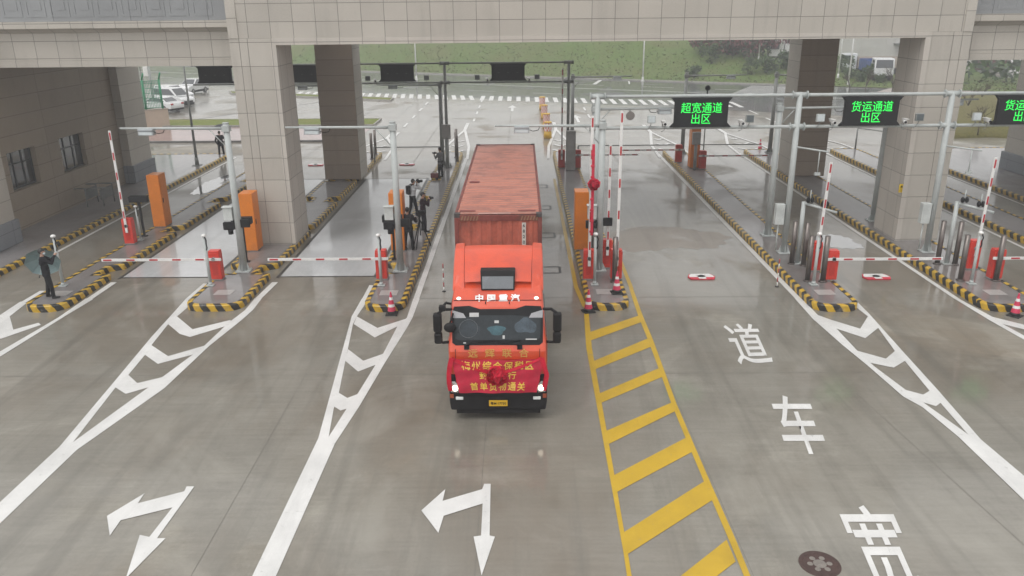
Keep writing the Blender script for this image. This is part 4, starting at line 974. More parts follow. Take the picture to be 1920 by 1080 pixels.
# lower front: grille, bumper, lamps, plate
mb = MB(); mb.prism([(-1.0, -.012, .98), (1.0, -.012, .98), (.98, -.012, 1.60), (-.98, -.012, 1.60)], (0, .04, 0))
for k in range(5): mb.box(-.95, .95, -.03, -.008, 1.04+k*.11, 1.07+k*.11)
mb.build('grille', M('red grille slats', (.40, .03, .015), .5), truck)
mb = MB(); mb.prism([(-1.13, -.06, .30), (1.13, -.06, .30), (1.165, -.03, .52), (1.165, -.02, .93), (-1.165, -.02, .93), (-1.165, -.03, .52)], (0, .42, 0), 0, .035); mb.box(-.95, .95, -.075, -.04, .66, .80, bev=.01); mb.box(-1.0, 1.0, -.02, .3, .2, .32); mb.build('bumper', m_trim, truck)
m_head = M('lit headlamp', (1, .86, .68), .2, 0, 0, 3, emit=3.0)
for s in (-1, 1):
    mb = MB(); mb.prism([(s*.86, -.055, .76), (s*1.12, -.055, .78), (s*1.15, -.035, 1.06), (s*1.06, -.03, 1.10), (s*.93, -.045, .93)], (0, .05, 0)); h = mb.build('headlight', m_chrome, truck)
    mb = MB(); mb.ell((s*1.02, -.07, .88), (.075, .03, .07), 0, 14); mb.build('lamp', m_head, h)
    mb = MB(); mb.prism([(s*1.06, -.06, .62), (s*1.15, -.045, .62), (s*1.15, -.045, .72), (s*1.06, -.06, .72)], (0, .03, 0)); mb.build('indicator', M('amber indicator', (.30, .06, .02)), truck)
    mb = MB(); mb.box(s*.92-.09, s*.92+.09, -.085, -.05, .585, .665, bev=.015); mb.build('fog_light', M('fog lamp glass', (.75, .78, .78), .15), truck)
    mb = MB(); mb.box(s*1.09-.09, s*1.09+.09, -.035, .25, 1.02, 1.22, bev=.03); mb.build('corner_step', m_trim, truck)
mb = MB(); mb.box(-.22, .22, -.092, -.077, .42, .575, bev=.004); npl = mb.build('number_plate', M('yellow number plate', (.70, .42, .02), .4, 0, .05), truck)
cab_text('粤M·17730', .12, .37, (0, -.092, .4975), (0, -1, 0), (0, 0, 1), m_black, .001, parent=npl)
mb = MB()
for s in (-1, 1): mb.cyl((s*.75, .9, .52), (s*1.05, .9, .52), .50, .50, 28)
mb = None
for s in (-1, 1):
    for yy_, nm in ((.95, 'wheel'), (4.2, 'wheel'), (5.5, 'wheel')):
        mb = MB(); mb.cyl((s*.80, yy_, .51), (s*1.08, yy_, .51), .51, .51, 28); wl = mb.build(nm, m_rubber, truck)
        mb = MB(); mb.cyl((s*1.075, yy_, .51), (s*1.09, yy_, .51), .30, .27, 20); mb.cyl((s*1.08, yy_, .51), (s*1.12, yy_, .51), .11, .10, 12); mb.build('rim', M('dull rim steel', (.3, .3, .3), .4, .6), wl)
mb = MB(); mb.box(-.95, .95, .4, 1.4, .55, 1.12); mb.box(-.42, .42, .3, 6.0, .6, .95); mb.box(-1.1, -.5, 2.4, 3.6, .4, 1.0, bev=.05); mb.box(.5, 1.1, 2.4, 3.6, .4, 1.0, bev=.05); mb.build('chassis', m_trim, truck)
for s in (-1, 1):
    mb = MB(); mb.box(s*1.165-.006, s*1.165+.006, .28, 1.42, 1.2, 1.98); d = mb.build('door', m_cab, truck)
    mb = MB(); mb.prism([(s*1.150, .42, 2.0), (s*1.150, 1.42, 2.0), (s*1.105, 1.42, 2.72), (s*1.105, .74, 2.72)], (s*.012, 0, 0)); mb.build('window', m_glassd, d)
    mb = MB(); mb.box(s*1.175-.01, s*1.175+.012, 1.18, 1.36, 1.62, 1.68, bev=.005); mb.build('handle', m_black, d)
    # main mirrors on their arms
    mb = MB(); mb.tube([(s*1.08, .42, 2.70), (s*1.26, .30, 2.74), (s*1.40, .22, 2.66)], .035, 8); mb.tube([(s*1.15, .30, 1.92), (s*1.30, .24, 1.93), (s*1.38, .22, 1.98)], .035, 8)
    mb.box(s*1.40-.10, s*1.40+.10, .14, .32, 2.22, 2.68, bev=.045); mb.box(s*1.395-.095, s*1.395+.095, .14, .31, 1.92, 2.20, bev=.05); mb.tube([(s*1.2, .27, 2.74), (s*1.17, .25, 1.95)], .0, 3) if 0 else None
    mb.build('mirror', m_trim, truck)
mb = MB(); mb.ell((-1.10, .10, 2.37), (.15, .09, .12), 0, 14); mb.tube([(-1.10, .2, 2.45), (-1.04, .36, 2.62)], .025, 8); mr = mb.build('front_mirror', m_trim, truck)
mb = MB(); mb.tube([(-1.10, .45, 2.83), (-1.20, .38, 2.88), (-1.26, .30, 2.82)], .03, 8); mb.box(-1.36, -1.20, .2, .34, 2.72, 2.86, bev=.03); mb.build('kerb_mirror', m_trim, truck)
for s in (-1, 1):
    mb = MB(); mb.box(s*.985-.006, s*.985+.006, -.006, .02, 1.60, 1.86); mb.box(s*1.0-.005, s*1.0+.005, -.006, .02, .98, 1.60); mb.build('panel_gap', m_black, truck)
mb = MB(); mb.prism([(-1.04, .612, 2.842), (1.04, .612, 2.842), (1.04, .622, 2.850), (-1.04, .622, 2.850)], (0, -.004, .008)); mb.build('panel_gap', m_black, truck)
# banner on the front with rosette and ribbons
bn = thing('banner', (TX, TY-.06, 0), 'crimson banner with gold characters tied across the front of the truck', 'banner')
def bpt(u, v):    # u across -1..1, v down 0..1
    sag = .05*(1-u*u)*(1-v); x = u*(1.08-.17*v); z = 1.66-.83*v-sag*.6
    return Vector((x, -.05-.10*v-.015*math.sin(u*9+v*3)-.012*math.sin(v*14+u*4), z))
mb = MB(); NU, NV = 36, 14
for i in range(NU):
    for j in range(NV):
        mb.face([bpt(-1+2*i/NU, (j+1)/NV), bpt(-1+2*(i+1)/NU, (j+1)/NV), bpt(-1+2*(i+1)/NU, j/NV), bpt(-1+2*i/NU, j/NV)], 0, True)
bmesh.ops.remove_doubles(mb.bm, verts=mb.bm.verts[:], dist=1e-4)
mb.build('cloth', M('crimson banner cloth', (.46, .016, .045), .55, 0, .16, 4, spec=.25), bn)
m_gold = M('gold print', (.72, .52, .07), .45, 0, .1)
for txt, v, wd, sp_ in (('梅州综合保税区', .17, 1.62, 1.25), ('封关运行', .47, .86, 1.25), ('首单货物通关', .80, 1.36, 1.25)):
    b = text_bm(txt, .2, .0025, .001, sp_); xs = [q.co.x for q in b.verts]; ys = [q.co.y for q in b.verts]; k = wd/(max(xs)-min(xs)); cx, cy = (max(xs)+min(xs))/2, (max(ys)+min(ys))/2
    for q in b.verts:
        uu = (q.co.x-cx)*k/1.0; vv = v-(q.co.y-cy)*k*1.05/.83; p = bpt(uu, vv); q.co = p+Vector((0, -.006-q.co.z, 0))
    mb = MB(); mb.add(b); mb.build('lettering', m_gold, bn)
rs = thing('red_rosette', (TX-.02, TY-.18, 1.27), 'big red satin rosette with ribbons in the middle of the truck banner', 'rosette')
m_satin = M('bright red satin', (.58, .012, .04), .6, 0, .2, 4, spec=.3)
mb = MB(); rosette(mb, (0, 0, 0), .25, 110, 4); mb.build('flower', m_satin, rs)
def ribbon(pts, wd, name):
    mb = MB()
    for a, b_ in zip(pts, pts[1:]):
        a, b_ = Vector(a), Vector(b_); d = (b_-a).normalized(); s = d.cross(Vector((0, -1, 0))).normalized()*wd/2
        mb.face([a-s, b_-s, b_+s, a+s], 0, True); mb.face([a-s+Vector((0, -.02, 0)), a+s*.3+Vector((0, -.03, 0)), b_+s*.3+Vector((0, -.03, 0)), b_-s+Vector((0, -.02, 0))], 0, True)
    bmesh.ops.remove_doubles(mb.bm, verts=mb.bm.verts[:], dist=1e-3); mb.build(name, m_satin, rs)
for s in (-1, 1):
    ribbon([(s*.12, .02, .04), (s*.5, .04, .17), (s*.85, .06, .30), (s*1.06, .10, .40)], .085, 'ribbon')
    ribbon([(s*1.05, .05, .42), (s*1.10, .04, .22), (s*(1.13+.04*(s > 0)), .06, -.02), (s*1.13, .08, -.28), (s*1.10, .10, -.44)], .11, 'ribbon')

# ---------------------------------------------------------------- trailer and container
trl = thing('semi_trailer', (-.63, 21.5, 0), 'dark semi trailer under the red shipping container', 'trailer')
mb = MB()
for s in (-.45, .45): mb.box(s-.08, s+.08, 0, 12.2, .98, 1.32)
for k in range(9): mb.box(-1.15, 1.15, .1+k*1.45, .25+k*1.45, 1.1, 1.3)
mb.build('frame', m_trim, trl)
for s in (-1, 1):
    for y in (8.0, 9.3, 10.6):
        mb = MB(); mb.cyl((s*.70, y, .5), (s*1.12, y, .5), .5, .5, 24); wl = mb.build('wheel', m_rubber, trl)
        mb = MB(); mb.cyl((s*1.115, y, .5), (s*1.13, y, .5), .28, .26, 16); mb.build('rim', M('dull rim steel', (.3, .3, .3)), wl)
    mb = MB(); mb.box(s*.9-.05, s*.9+.05, 2.6, 2.75, .12, 1.0); mb.build('landing_leg', m_trim, trl)
m_cont = M('rust red container paint', (.42, .11, .072), .45, .05, .3, 1.1, coat=.25, dirt=(.15, .05, .04))
def roofmat():
    m, nt, b = _new('rain wet container roof'); L = nt.links
    pos = node(nt, 'ShaderNodeTexCoord').outputs['Object']
    a = node_noise(nt, stretched(nt, pos, .25, 2.6), 1.0, 6, .6, .5); c_ = node_noise(nt, stretched(nt, pos, .8, 1.3), 1.4, 7, .68, .8); d = node_noise(nt, pos, 9, 6)
    c = ramp(nt, a, [(.3, (.32, .10, .068)), (.5, (.48, .155, .092)), (.72, (.54, .19, .12))]).outputs[0]
    c = mixc(nt, math_(nt, 'MULTIPLY', ramp(nt, c_, [(.47, (0, 0, 0)), (.60, (1, 1, 1))]).outputs[0], .75), c, (.17, .065, .055))
    c = mixc(nt, .35, c, ramp(nt, d, [(.3, (.28, .09, .07)), (.7, (.52, .19, .13))]).outputs[0])
    L.new(c, b.inputs['Base Color']); L.new(math_(nt, 'ADD', math_(nt, 'MULTIPLY', c_, .3), .2), b.inputs['Roughness'])
    b.inputs['Coat Weight'].default_value = .6; b.inputs['Coat Roughness'].default_value = .25; b.inputs['Coat IOR'].default_value = 1.5
    return m
m_croof = roofmat()
con = thing('shipping_container', (-.64, 21.75, 1.34), 'long rust red corrugated shipping container on the trailer behind the truck', 'container')
CL, CW, CH = 12.05, 1.22, 2.66
def corrug(mb, p0, axis, length, h0, h1, nrm_, pitch=.27, dep=.035, m=0):
    n = int(length/pitch); pts = []
    for i in range(n):
        s = i*length/n; q = length/n
        for f, d in ((0, 0), (.28, 0), (.42, 1), (.86, 1)): pts.append((s+f*q, d*dep))
    pts.append((length, 0)); ax = Vector(axis); nr = Vector(nrm_); p0 = Vector(p0)
    for (s0, d0), (s1, d1) in zip(pts, pts[1:]):
        a = p0+ax*s0-nr*d0; b_ = p0+ax*s1-nr*d1
        mb.face([a+Vector((0, 0, h0)), b_+Vector((0, 0, h0)), b_+Vector((0, 0, h1)), a+Vector((0, 0, h1))], m)
mb = MB(); corrug(mb, (-CW+.06, .03, 0), (1, 0, 0), 2*CW-.12, .12, CH-.20, (0, -1, 0)); mb.build('front_wall', m_cont, con)
for s in (-1, 1):
    mb = MB(); corrug(mb, (s*(CW-.02), .06, 0), (0, 1, 0), CL-.12, .12, CH-.08, (s, 0, 0)); mb.build('side_wall', m_cont, con)
mb = MB(); mb.box(-CW+.05, CW-.05, CL-.06, CL-.02, .1, CH-.1); mb.build('rear_door', m_cont, con)
mb = MB(); nr_ = 44
for i in range(nr_):   # shallow cross ribs of the roof
    y0 = .35+i*(CL-.5)/nr_; q = (CL-.5)/nr_
    prof_ = [(0, 0), (.25*q, 0), (.36*q, .014), (.80*q, .014), (.92*q, 0), (q, 0)]
    for (a, za), (b_, zb) in zip(prof_, prof_[1:]): mb.face([(-CW+.07, y0+a, CH-.045+za), (CW-.07, y0+a, CH-.045+za), (CW-.07, y0+b_, CH-.045+zb), (-CW+.07, y0+b_, CH-.045+zb)])
mb.face([(-CW+.07, .05, CH-.03), (CW-.07, .05, CH-.03), (CW-.07, .35, CH-.03), (-CW+.07, .35, CH-.03)]); mb.build('roof', m_croof, con)
m_frame = M('dark worn container frame', (.20, .05, .04), .5, .1, .35, 3, dirt=(.06, .04, .035))
mb = MB()
for s in (-1, 1):
    mb.box(s*(CW-.04)-.04, s*(CW-.04)+.04, .17, CL-.17, CH-.085, CH-.02, bev=.008); mb.box(s*(CW-.04)-.04, s*(CW-.04)+.04, .17, CL-.17, 0, .12)
    for y in (.0, CL-.12): mb.box(s*(CW-.06)-.06, s*(CW-.06)+.06, y, y+.12, .12, CH-.12, bev=.01)
mb.box(-CW+.12, CW-.12, .0, .08, CH-.21, CH-.05, bev=.008); mb.box(-CW+.12, CW-.12, .0, .1, 0, .13); mb.box(-CW+.12, CW-.12, CL-.1, CL, CH-.16, CH-.02); mb.build('frame', m_frame, con)
for s in (-1, 1):
    for y in (0, CL-.17):
        for z in (0, CH-.118):
            mb = MB(); mb.box(s*(CW-.08)-.08, s*(CW-.08)+.08, y-.004, y+.174, z, z+.118, bev=.008); mb.build('corner_casting', M('dark casting', (.06, .05, .05), .6), con)
mb = MB()                                               # hazard hatching at the upper front corners
for s in (-1, 1):
    for k in range(6): x = s*(.62+k*.085); mb.prism([(x, -.004, CH-.20), (x+.04, -.004, CH-.20), (x+.08, -.004, CH-.07), (x+.04, -.004, CH-.07)], (0, .003, 0))
mb.build('hazard_marks', M('faded yellow marks', (.26, .15, .085), .6, 0, .3), con)
mb = MB(); mb.box(-.55, .35, .10, .16, CH-.029, CH-.024); mb.build('scrape', M('scraped bare paint', (.50, .36, .33), .5, 0, .3, 6), con)
for (x0, x1, y0, y1) in ((-1.05, -.72, 4.3, 4.55), (-1.1, -.65, .38, .52), (.55, 1.05, .38, .52)):
    mb = MB(); mb.box(x0, x1, y0, y1, CH-.03, CH-.024); mb.build('patch', M('dark paint patch', (.20, .045, .04)), con)
mb = MB(); mb.box(.66, .77, -.001+.02, .024, .9, CH-.27); cs = mb.build('number_strip', M('white number strip', (.55, .53, .50), .5, 0, .15, 8), con)
b = text_bm('6820137', .12, .003, .001)
z0 = CH-.36
bmesh.ops.delete(b, geom=b.verts[:], context='VERTS'); b.free()
for k, ch in enumerate('6820137'):
    b = text_bm(ch, .13, .002, .001)
    for v in b.verts: v.co = (v.co.x+.715, .0165-v.co.z, v.co.y+z0-k*.16)
    mb = MB(); mb.add(b); mb.build('digit', m_black, cs)

# ---------------------------------------------------------------- people
def person(name_label, loc, rot, handL, handR, jacket, trousers, hair_col=None, spread=.12, step=0.0, lean=0.0, mask=False, head_down=0.0, shoe=(.02, .02, .02), scale=1.0, head_turn=0.0, cap=None, skirt=True):
    t = thing('person', loc, name_label, 'person', None, rot)
    C = []   # capsules: p0, p1, r0, r1, region
    V3 = Vector
    hipz, shz = .93*scale, 1.43*scale
    ly = lean
    hip = V3((0, 0, hipz)); chest = V3((0, ly*.6, 1.25*scale)); neck = V3((0, ly, 1.47*scale)); head = V3((0, ly+.02, 1.61*scale))
    C += [(V3((-.075, 0, hipz)), V3((.075, 0, hipz)), .125, .125, 'T'), (V3((-.06, 0, hipz+.1)), V3((.06, 0, hipz+.1)), .125, .125, 'J'), (V3((-.07, ly*.3, 1.10*scale)), V3((.07, ly*.3, 1.10*scale)), .120, .120, 'J'),
          (V3((-.09, ly*.6, 1.26*scale)), V3((.09, ly*.6, 1.26*scale)), .132, .132, 'J'), (V3((-.15, ly*.9, 1.40*scale)), V3((.15, ly*.9, 1.40*scale)), .072, .072, 'J'), (V3((-.06, ly*.9, 1.36*scale)), V3((.06, ly*.9, 1.36*scale)), .11, .11, 'J'),
          (V3((0, ly, 1.42*scale)), V3((0, ly+.015, 1.53*scale)), .060, .052, 'S')]
    if skirt: C += [(V3((-.08, 0, hipz-.08)), V3((.08, 0, hipz-.08)), .125, .125, 'J')]
    for s in (-1, 1):
        st = step*s; hp = V3((s*.09, 0, hipz-.03)); kn = V3((s*(.09+spread*.3), st*.5+.03, .49*scale)); an = V3((s*(.09+spread*.5), st, .085))
        C += [(hp, kn, .104, .074, 'T'), (kn, an, .074, .060, 'T'), (an+V3((0, -.03, -.045)), an+V3((0, .16, -.050)), .042, .035, 'B')]
    hands = []
    for s, hd in ((-1, handL), (1, handR)):
        sh = V3((s*.185, ly*.9, 1.40*scale)); hd = V3(hd); d = hd-sh; Lr = d.length; a = .30*scale; bb = .27*scale
        if Lr > a+bb-.005: d = d.normalized()*(a+bb-.005); hd = sh+d; Lr = d.length
        dn = d.normalized(); k = (a*a-bb*bb+Lr*Lr)/(2*Lr); hgt = math.sqrt(max(0, a*a-k*k)); pole = V3((s*.6, -.25, -1)); pole = (pole-dn*pole.dot(dn)).normalized()
        el = sh+dn*k+pole*hgt
        C += [(sh, el, .070, .055, 'J'), (el, hd, .054, .040, 'J')]
        fd = (hd-el).normalized(); palm = hd+fd*.05; side = fd.cross(V3((0, 0, 1)))
        side = side.normalized() if side.length > .1 else V3((1, 0, 0)); pn = side.cross(fd)
        C += [(hd, palm+side*.015, .030, .030, 'S'), (hd, palm-side*.015, .028, .028, 'S')]
        for fi, (o, ln_) in enumerate(((-.033, .052), (-.011, .062), (.011, .058), (.031, .046))):
            p0 = palm+side*o+fd*.02; p1 = p0+fd*ln_*.6-pn*.012; p2 = p1+fd*ln_*.3-pn*.03
            C += [(p0, p1, .0105, .0100, 'S'), (p1, p2, .0100, .009, 'S')]
        th = palm-fd*.03-side*.03*s; C += [(th, th+fd*.035-side*.035*s-pn*.02, .013, .011, 'S')]
        hands.append(palm)
    # head
    hr = Matrix.Rotation(head_turn, 3, 'Z') @ Matrix.Rotation(-head_down, 3, 'X')
    hd_parts = [((0, 0, .03), (.076, .094, .10)), ((0, .025, -.055), (.055, .062, .065)), ((0, .098, -.01), (.014, .024, .026)), ((.078, .0, -.005), (.012, .026, .034)), ((-.078, 0, -.005), (.012, .026, .034)), ((0, .072, .028), (.055, .02, .014)), ((0, .08, -.062), (.028, .016, .009))]
    mb = MB()
    for p0, p1, r0, r1, rg in C:
        mb.cyl(p0, p1, r0, r1, 14); mb.ell(p0, r0, 0, 14); mb.ell(p1, r1, 0, 14)
    for c, r in hd_parts: mb.ell(head+hr @ V3(c), r, 0, 16, hr)
    me = bpy.data.meshes.new('b'); mb.bm.to_mesh(me); mb.bm.free()
    tmp = bpy.data.objects.new('b', me); COL.objects.link(tmp)
    md = tmp.modifiers.new('r', 'REMESH'); md.mode = 'VOXEL'; md.voxel_size = .010
    dg = bpy.context.evaluated_depsgraph_get(); me2 = bpy.data.meshes.new_from_object(tmp.evaluated_get(dg)); bpy.data.objects.remove(tmp)
    b = bmesh.new(); b.from_mesh(me2); bmesh.ops.smooth_vert(b, verts=b.verts[:], factor=.5, use_axis_x=True, use_axis_y=True, use_axis_z=True)
    # cloth folds: shallow ripples on the clothed parts
    P0 = np.array([c[0] for c in C]); P1 = np.array([c[1] for c in C]); R0 = np.array([c[2] for c in C]); R1 = np.array([c[3] for c in C])
    D = P1-P0; DD = np.maximum((D*D).sum(1), 1e-9); reg = [c[4] for c in C]; hv = np.array(head)
    idx = {'J': 0, 'T': 1, 'S': 2, 'B': 3}
    for f in b.faces:
        p = np.array(f.calc_center_median()); tt = np.clip(((p-P0)*D).sum(1)/DD, 0, 1); dist = np.linalg.norm(p-(P0+D*tt[:, None]), axis=1)-(R0+(R1-R0)*tt)
        i = int(np.argmin(dist)); r = reg[i]
        if np.linalg.norm(p-hv) < .14: r = 'S'
        f.material_index = idx[r]; f.smooth = True
    o_ = MB(); o_.bm.free(); o_.bm = b
    key = '%02d%02d%02d' % tuple(int(c*100) for c in jacket); keyt = '%02d%02d%02d' % tuple(int(c*100) for c in trousers)
    o_.build('body', [M('jacket cloth '+key, jacket, .8, 0, .25, 6, bump=.4, spec=.15), M('trouser cloth '+keyt, trousers, .85, 0, .25, 6, bump=.4, spec=.15), m_skin, M('black shoes', shoe, .4)], t)
    # hair
    hb = bmesh.new(); bmesh.ops.create_uvsphere(hb, u_segments=20, v_segments=14, radius=1)
    for v in hb.verts:
        v.co = Vector((v.co.x*.084, v.co.y*.103-.008, v.co.z*.108+.036))
        if v.co.z < .045 and v.co.y > .02: v.co.z = .045+(v.co.z-.045)*.05; v.co.y = min(v.co.y, .085)
        if v.co.z < -.04: v.co.z = -.04+(v.co.z+.04)*.1
        v.co = head+hr @ v.co
    for f in hb.faces: f.smooth = True
    hm = MB(); hm.add(hb, 0, None, True); hm.build('hair', M('cap cloth', cap, .8) if cap else m_hair, t)
    for s in (-1, 1):
        e = MB(); e.ell(head+hr @ V3((s*.031, .086, .008)), (.011, .008, .007), 0, 8); e.build('eye', m_black, t)
    if mask:
        k = MB(); k.ell(head+hr @ V3((0, .052, -.045)), (.062, .056, .052), 0, 16, hr); k.build('face_mask', M('pale face mask', (.62, .70, .74), .7), t)
    return t, hands, head
BLK = (.012, .012, .016); NAVY = (.016, .017, .026); GRY = (.22, .225, .23)
def world_of(t, p): return Matrix.Translation(t.location) @ Matrix.Rotation(t.rotation_euler.z, 4, 'Z') @ Vector(p).to_4d()
def camera_thing(t, p, label, big=False, rz=None):
    w_ = world_of(t, p); c = thing('camera', (w_.x, w_.y, w_.z), label, 'camera', None, t.rotation_euler.z if rz is None else rz)
    k = 1.5 if big else 1.0
    mb = MB(); mb.box(-.07*k, .07*k, -.035*k, .035*k, -.05*k, .05*k, bev=.008); mb.box(-.03*k, .03*k, -.03*k, .03*k, .05*k, .075*k, bev=.005); mb.build('camera_body', m_black, c)
    mb = MB(); mb.cyl((0, .03*k, 0), (0, .15*k, 0), .038*k, .045*k, 16); mb.build('lens', m_black, c)
    return c
RZ = lambda d: math.radians(d)
# photographer on the nose of the first island, looking right
g = G(95, 558, HK); t1, h1_, hd1 = person('man in a black suit and pale mask photographing from the nose of the leftmost island', (g.x+.02, g.y, HK), RZ(-62), (-.09, .36, 1.44), (.10, .34, 1.46), BLK, (.012, .012, .014), mask=True, lean=-.03, step=.09)
w_ = world_of(t1, (0, .46, 1.50)); ph = thing('phone', (w_.x, w_.y, w_.z), 'pale phone held up by the man under the teal umbrella', 'phone', None, t1.rotation_euler.z)
mb = MB(); mb.box(-.085, .085, -.006, .006, -.042, .042, bev=.005); mb.build('case', M('pale phone', (.6, .62, .64), .3), ph); mb = MB(); mb.box(-.035, -.015, .006, .010, .012, .03); mb.build('lens', m_black, ph)
def umbrella(label, loc, axis, mat, r=.55, shaft=.75):
    t = thing('umbrella', loc, label, 'umbrella', 'open umbrellas'); q = Vector(axis).to_track_quat('Z', 'Y').to_matrix().to_4x4(); n = 8; m_ = 6
    pt = lambda a, s: Vector((r*math.sin(s*1.15)/math.sin(1.15)*math.cos(a), r*math.sin(s*1.15)/math.sin(1.15)*math.sin(a), r*.75*(math.cos(s*1.15)-math.cos(1.15))))
    mb = MB()
    for i in range(n):
        a0, a1 = 2*math.pi*i/n, 2*math.pi*(i+1)/n
        for j in range(m_):
            s0, s1 = j/m_, (j+1)/m_; p = [pt(a0, s0), pt(a0, s1), pt(a1, s1), pt(a1, s0)]
            mb.face(p if j else [p[0], p[1], p[2]], 0)
    for v in mb.bm.verts: v.co = q @ v.co
    mb.build('canopy', mat, t)
    mb = MB(); mb.cyl(q @ Vector((0, 0, r*.45)), q @ Vector((0, 0, -shaft)), .008, .008, 8); mb.ell(q @ Vector((0, 0, r*.48)), .016, 0, 8); mb.build('shaft', m_steel, t)
    mb = MB(); e = q @ Vector((0, 0, -shaft)); mb.cyl(e, e+(q @ Vector((0, 0, -.14))), .016, .016, 8); mb.build('handle', m_black, t)
    mb = MB()
    for i in range(n):
        a = 2*math.pi*i/n; mb.tube([q @ (pt(a, s/6)-Vector((0, 0, .008))) for s in range(7)], .004, 4)
    mb.build('ribs', m_steeld, t)
    return t
u = V(80, 492, g.y+.35); umbrella('teal green umbrella held open behind the photographer on the leftmost island', (u.x, g.y+.35, u.z), (-.30, .86, .30), M('teal umbrella cloth', (.22, .31, .32), .55, 0, .12, 3), .56)
# man in dark jacket behind the tripod, seen from the back
g = G(768, 468, HK); t2, h2_, hd2 = person('man in dark jacket seen from behind at the tripod, in front of the orange cabinet', (g.x-.02, g.y, HK), RZ(-14), (-.16, .34, 1.22), (.20, .36, 1.24), (.018, .016, .020), (.014, .014, .018), spread=.16, shoe=(.6, .6, .6))
tr = thing('tripod', (g.x+.42, g.y+.35, HK), 'black tripod with video camera beside the man seen from behind', 'tripod')
mb = MB()
for a in (20, 140, 250): mb.tube([(0, 0, 1.18), (.42*math.cos(RZ(a)), .42*math.sin(RZ(a)), .0)], .022, 8)
mb.tube([(0, 0, .5), (0, 0, 1.30)], .025, 8); mb.build('legs', m_black, tr)
mb = MB(); mb.box(-.05, .05, -.06, .06, 1.26, 1.34, bev=.01); mb.tube([(0, -.05, 1.3), (-.05, -.38, 1.16)], .012, 6); mb.build('head', m_black, tr)
vc = thing('video_camera', (g.x+.42, g.y+.35, HK+1.34), 'black video camera mounted on the tripod', 'video camera', None, RZ(-30))
mb = MB(); mb.box(-.07, .07, -.18, .16, 0, .15, bev=.015); mb.box(-.02, .02, -.1, .1, .15, .20, bev=.008); mb.build('camera_body', m_black, vc); mb = MB(); mb.cyl((0, .15, .075), (0, .32, .075), .05, .06, 14); mb.build('lens', m_black, vc)
# cameraman in white, and the man in dark clothes at his side
g = G(782, 405, HK); t3, h3_, hd3 = person('man in white top and dark trousers aiming a camera, behind the orange cabinet', (g.x-.17, g.y, HK), RZ(-55), (-.05, .30, 1.55), (.10, .26, 1.52), (.55, .56, .58), (.014, .014, .018), step=.14, lean=.05, skirt=False)
camera_thing(t3, (.02, .30, 1.60), 'black camera raised to the face of the man in white', True)
bp = thing('backpack', tuple(world_of(t3, (0, -.20, 1.25)).xyz), 'black backpack on the back of the man in white', 'backpack', None, t3.rotation_euler.z)
mb = MB(); mb.box(-.13, .13, -.09, .08, -.20, .22, bev=.06); mb.build('bag', M('black bag cloth', (.02, .02, .024), .8), bp); mb = MB(); mb.tube([(-.09, .08, .2), (-.10, .2, .26), (-.10, .34, .14)], .018, 6); mb.tube([(.09, .08, .2), (.10, .2, .26), (.10, .34, .14)], .018, 6); mb.build('straps', m_black, bp)
g = G(795, 434, HK); t4, h4_, hd4 = person('man in dark reddish jacket taking a picture, standing right of the tripod', (g.x, g.y, HK), RZ(-78), (-.06, .27, 1.42), (.08, .27, 1.42), (.026, .013, .017), (.016, .015, .02), spread=.1, step=.05, cap=(.02, .018, .022))
camera_thing(t4, (.01, .32, 1.47), 'small camera held by the man in the dark reddish jacket')
g = G(827, 333, HK); t5, h5_, hd5 = person('man in grey shirt at the far end of the island, beside a bag', (g.x, g.y, HK), RZ(60), (-.14, .30, 1.28), (.10, .30, 1.36), (.17, .17, .18), (.014, .014, .018), spread=.1)
camera_thing(t5, (-.02, .36, 1.38), 'camera held by the distant man in grey shirt')
g = G(815, 333, HK); bg_ = thing('bag', (g.x, g.y, HK), 'dark red bag on the ground beside the man in grey shirt', 'bag')
mb = MB(); mb.box(-.22, .22, -.13, .13, 0, .26, bev=.04); mb.build('body', M('dark red bag', (.16, .03, .03), .7), bg_); mb = MB(); mb.tube([(-.1, 0, .26), (-.08, 0, .36), (.08, 0, .36), (.1, 0, .26)], .012, 6); mb.build('handle', m_black, bg_)
g = G(418, 291, .02); t6, h6_, hd6 = person('man in black under a dark umbrella, walking far left behind the camera pole arm', (g.x+.15, g.y-.6, .01), RZ(20), (-.2, .05, .88), (.18, .24, 1.32), (.014, .014, .017), (.014, .014, .018), step=.12)
w_ = world_of(t6, (.14, .18, 1.92)); umbrella('dark umbrella over the man far left', (w_.x+.1, w_.y, w_.z), (.1, 0, 1), M('dark umbrella cloth', (.03, .03, .04), .6), .55, .62)
# ---------------------------------------------------------------- far side of the road
def grassmat(name, a, b_, dry):
    m, nt, b = _new(name); L = nt.links
    pos = node(nt, 'ShaderNodeNewGeometry').outputs['Position']
    n1 = node_noise(nt, pos, .18, 7, .65, .8); n2 = node_noise(nt, pos, 2.2, 6, .7); n3 = node_noise(nt, stretched(nt, pos, 6, 6, 1.5), 1.4, 4, .7)
    c = ramp(nt, n2, [(.3, a), (.7, b_)]).outputs[0]
    c = mixc(nt, ramp(nt, n1, [(.42, (0, 0, 0)), (.66, (1, 1, 1))]).outputs[0], c, dry)
    c = mixc(nt, .45, c, ramp(nt, n3, [(.3, tuple(x*.45 for x in a)), (.7, tuple(x*1.3 for x in b_))]).outputs[0])
    L.new(c, b.inputs['Base Color']); b.inputs['Roughness'].default_value = .9
    bp = node(nt, 'ShaderNodeBump', Strength=.9, Distance=.15); L.new(n2, bp.inputs['Height']); L.new(bp.outputs[0], b.inputs['Normal'])
    MATS[name] = m; return m
m_bank = grassmat('bank grass', (.070, .130, .020), (.125, .185, .042), (.140, .130, .052))
m_lawn = grassmat('lawn grass', (.11, .15, .02), (.18, .21, .04), (.19, .17, .045))
m_dry = grassmat('dry lawn grass', (.10, .10, .025), (.15, .14, .04), (.14, .11, .04))
rb = random.Random(5)
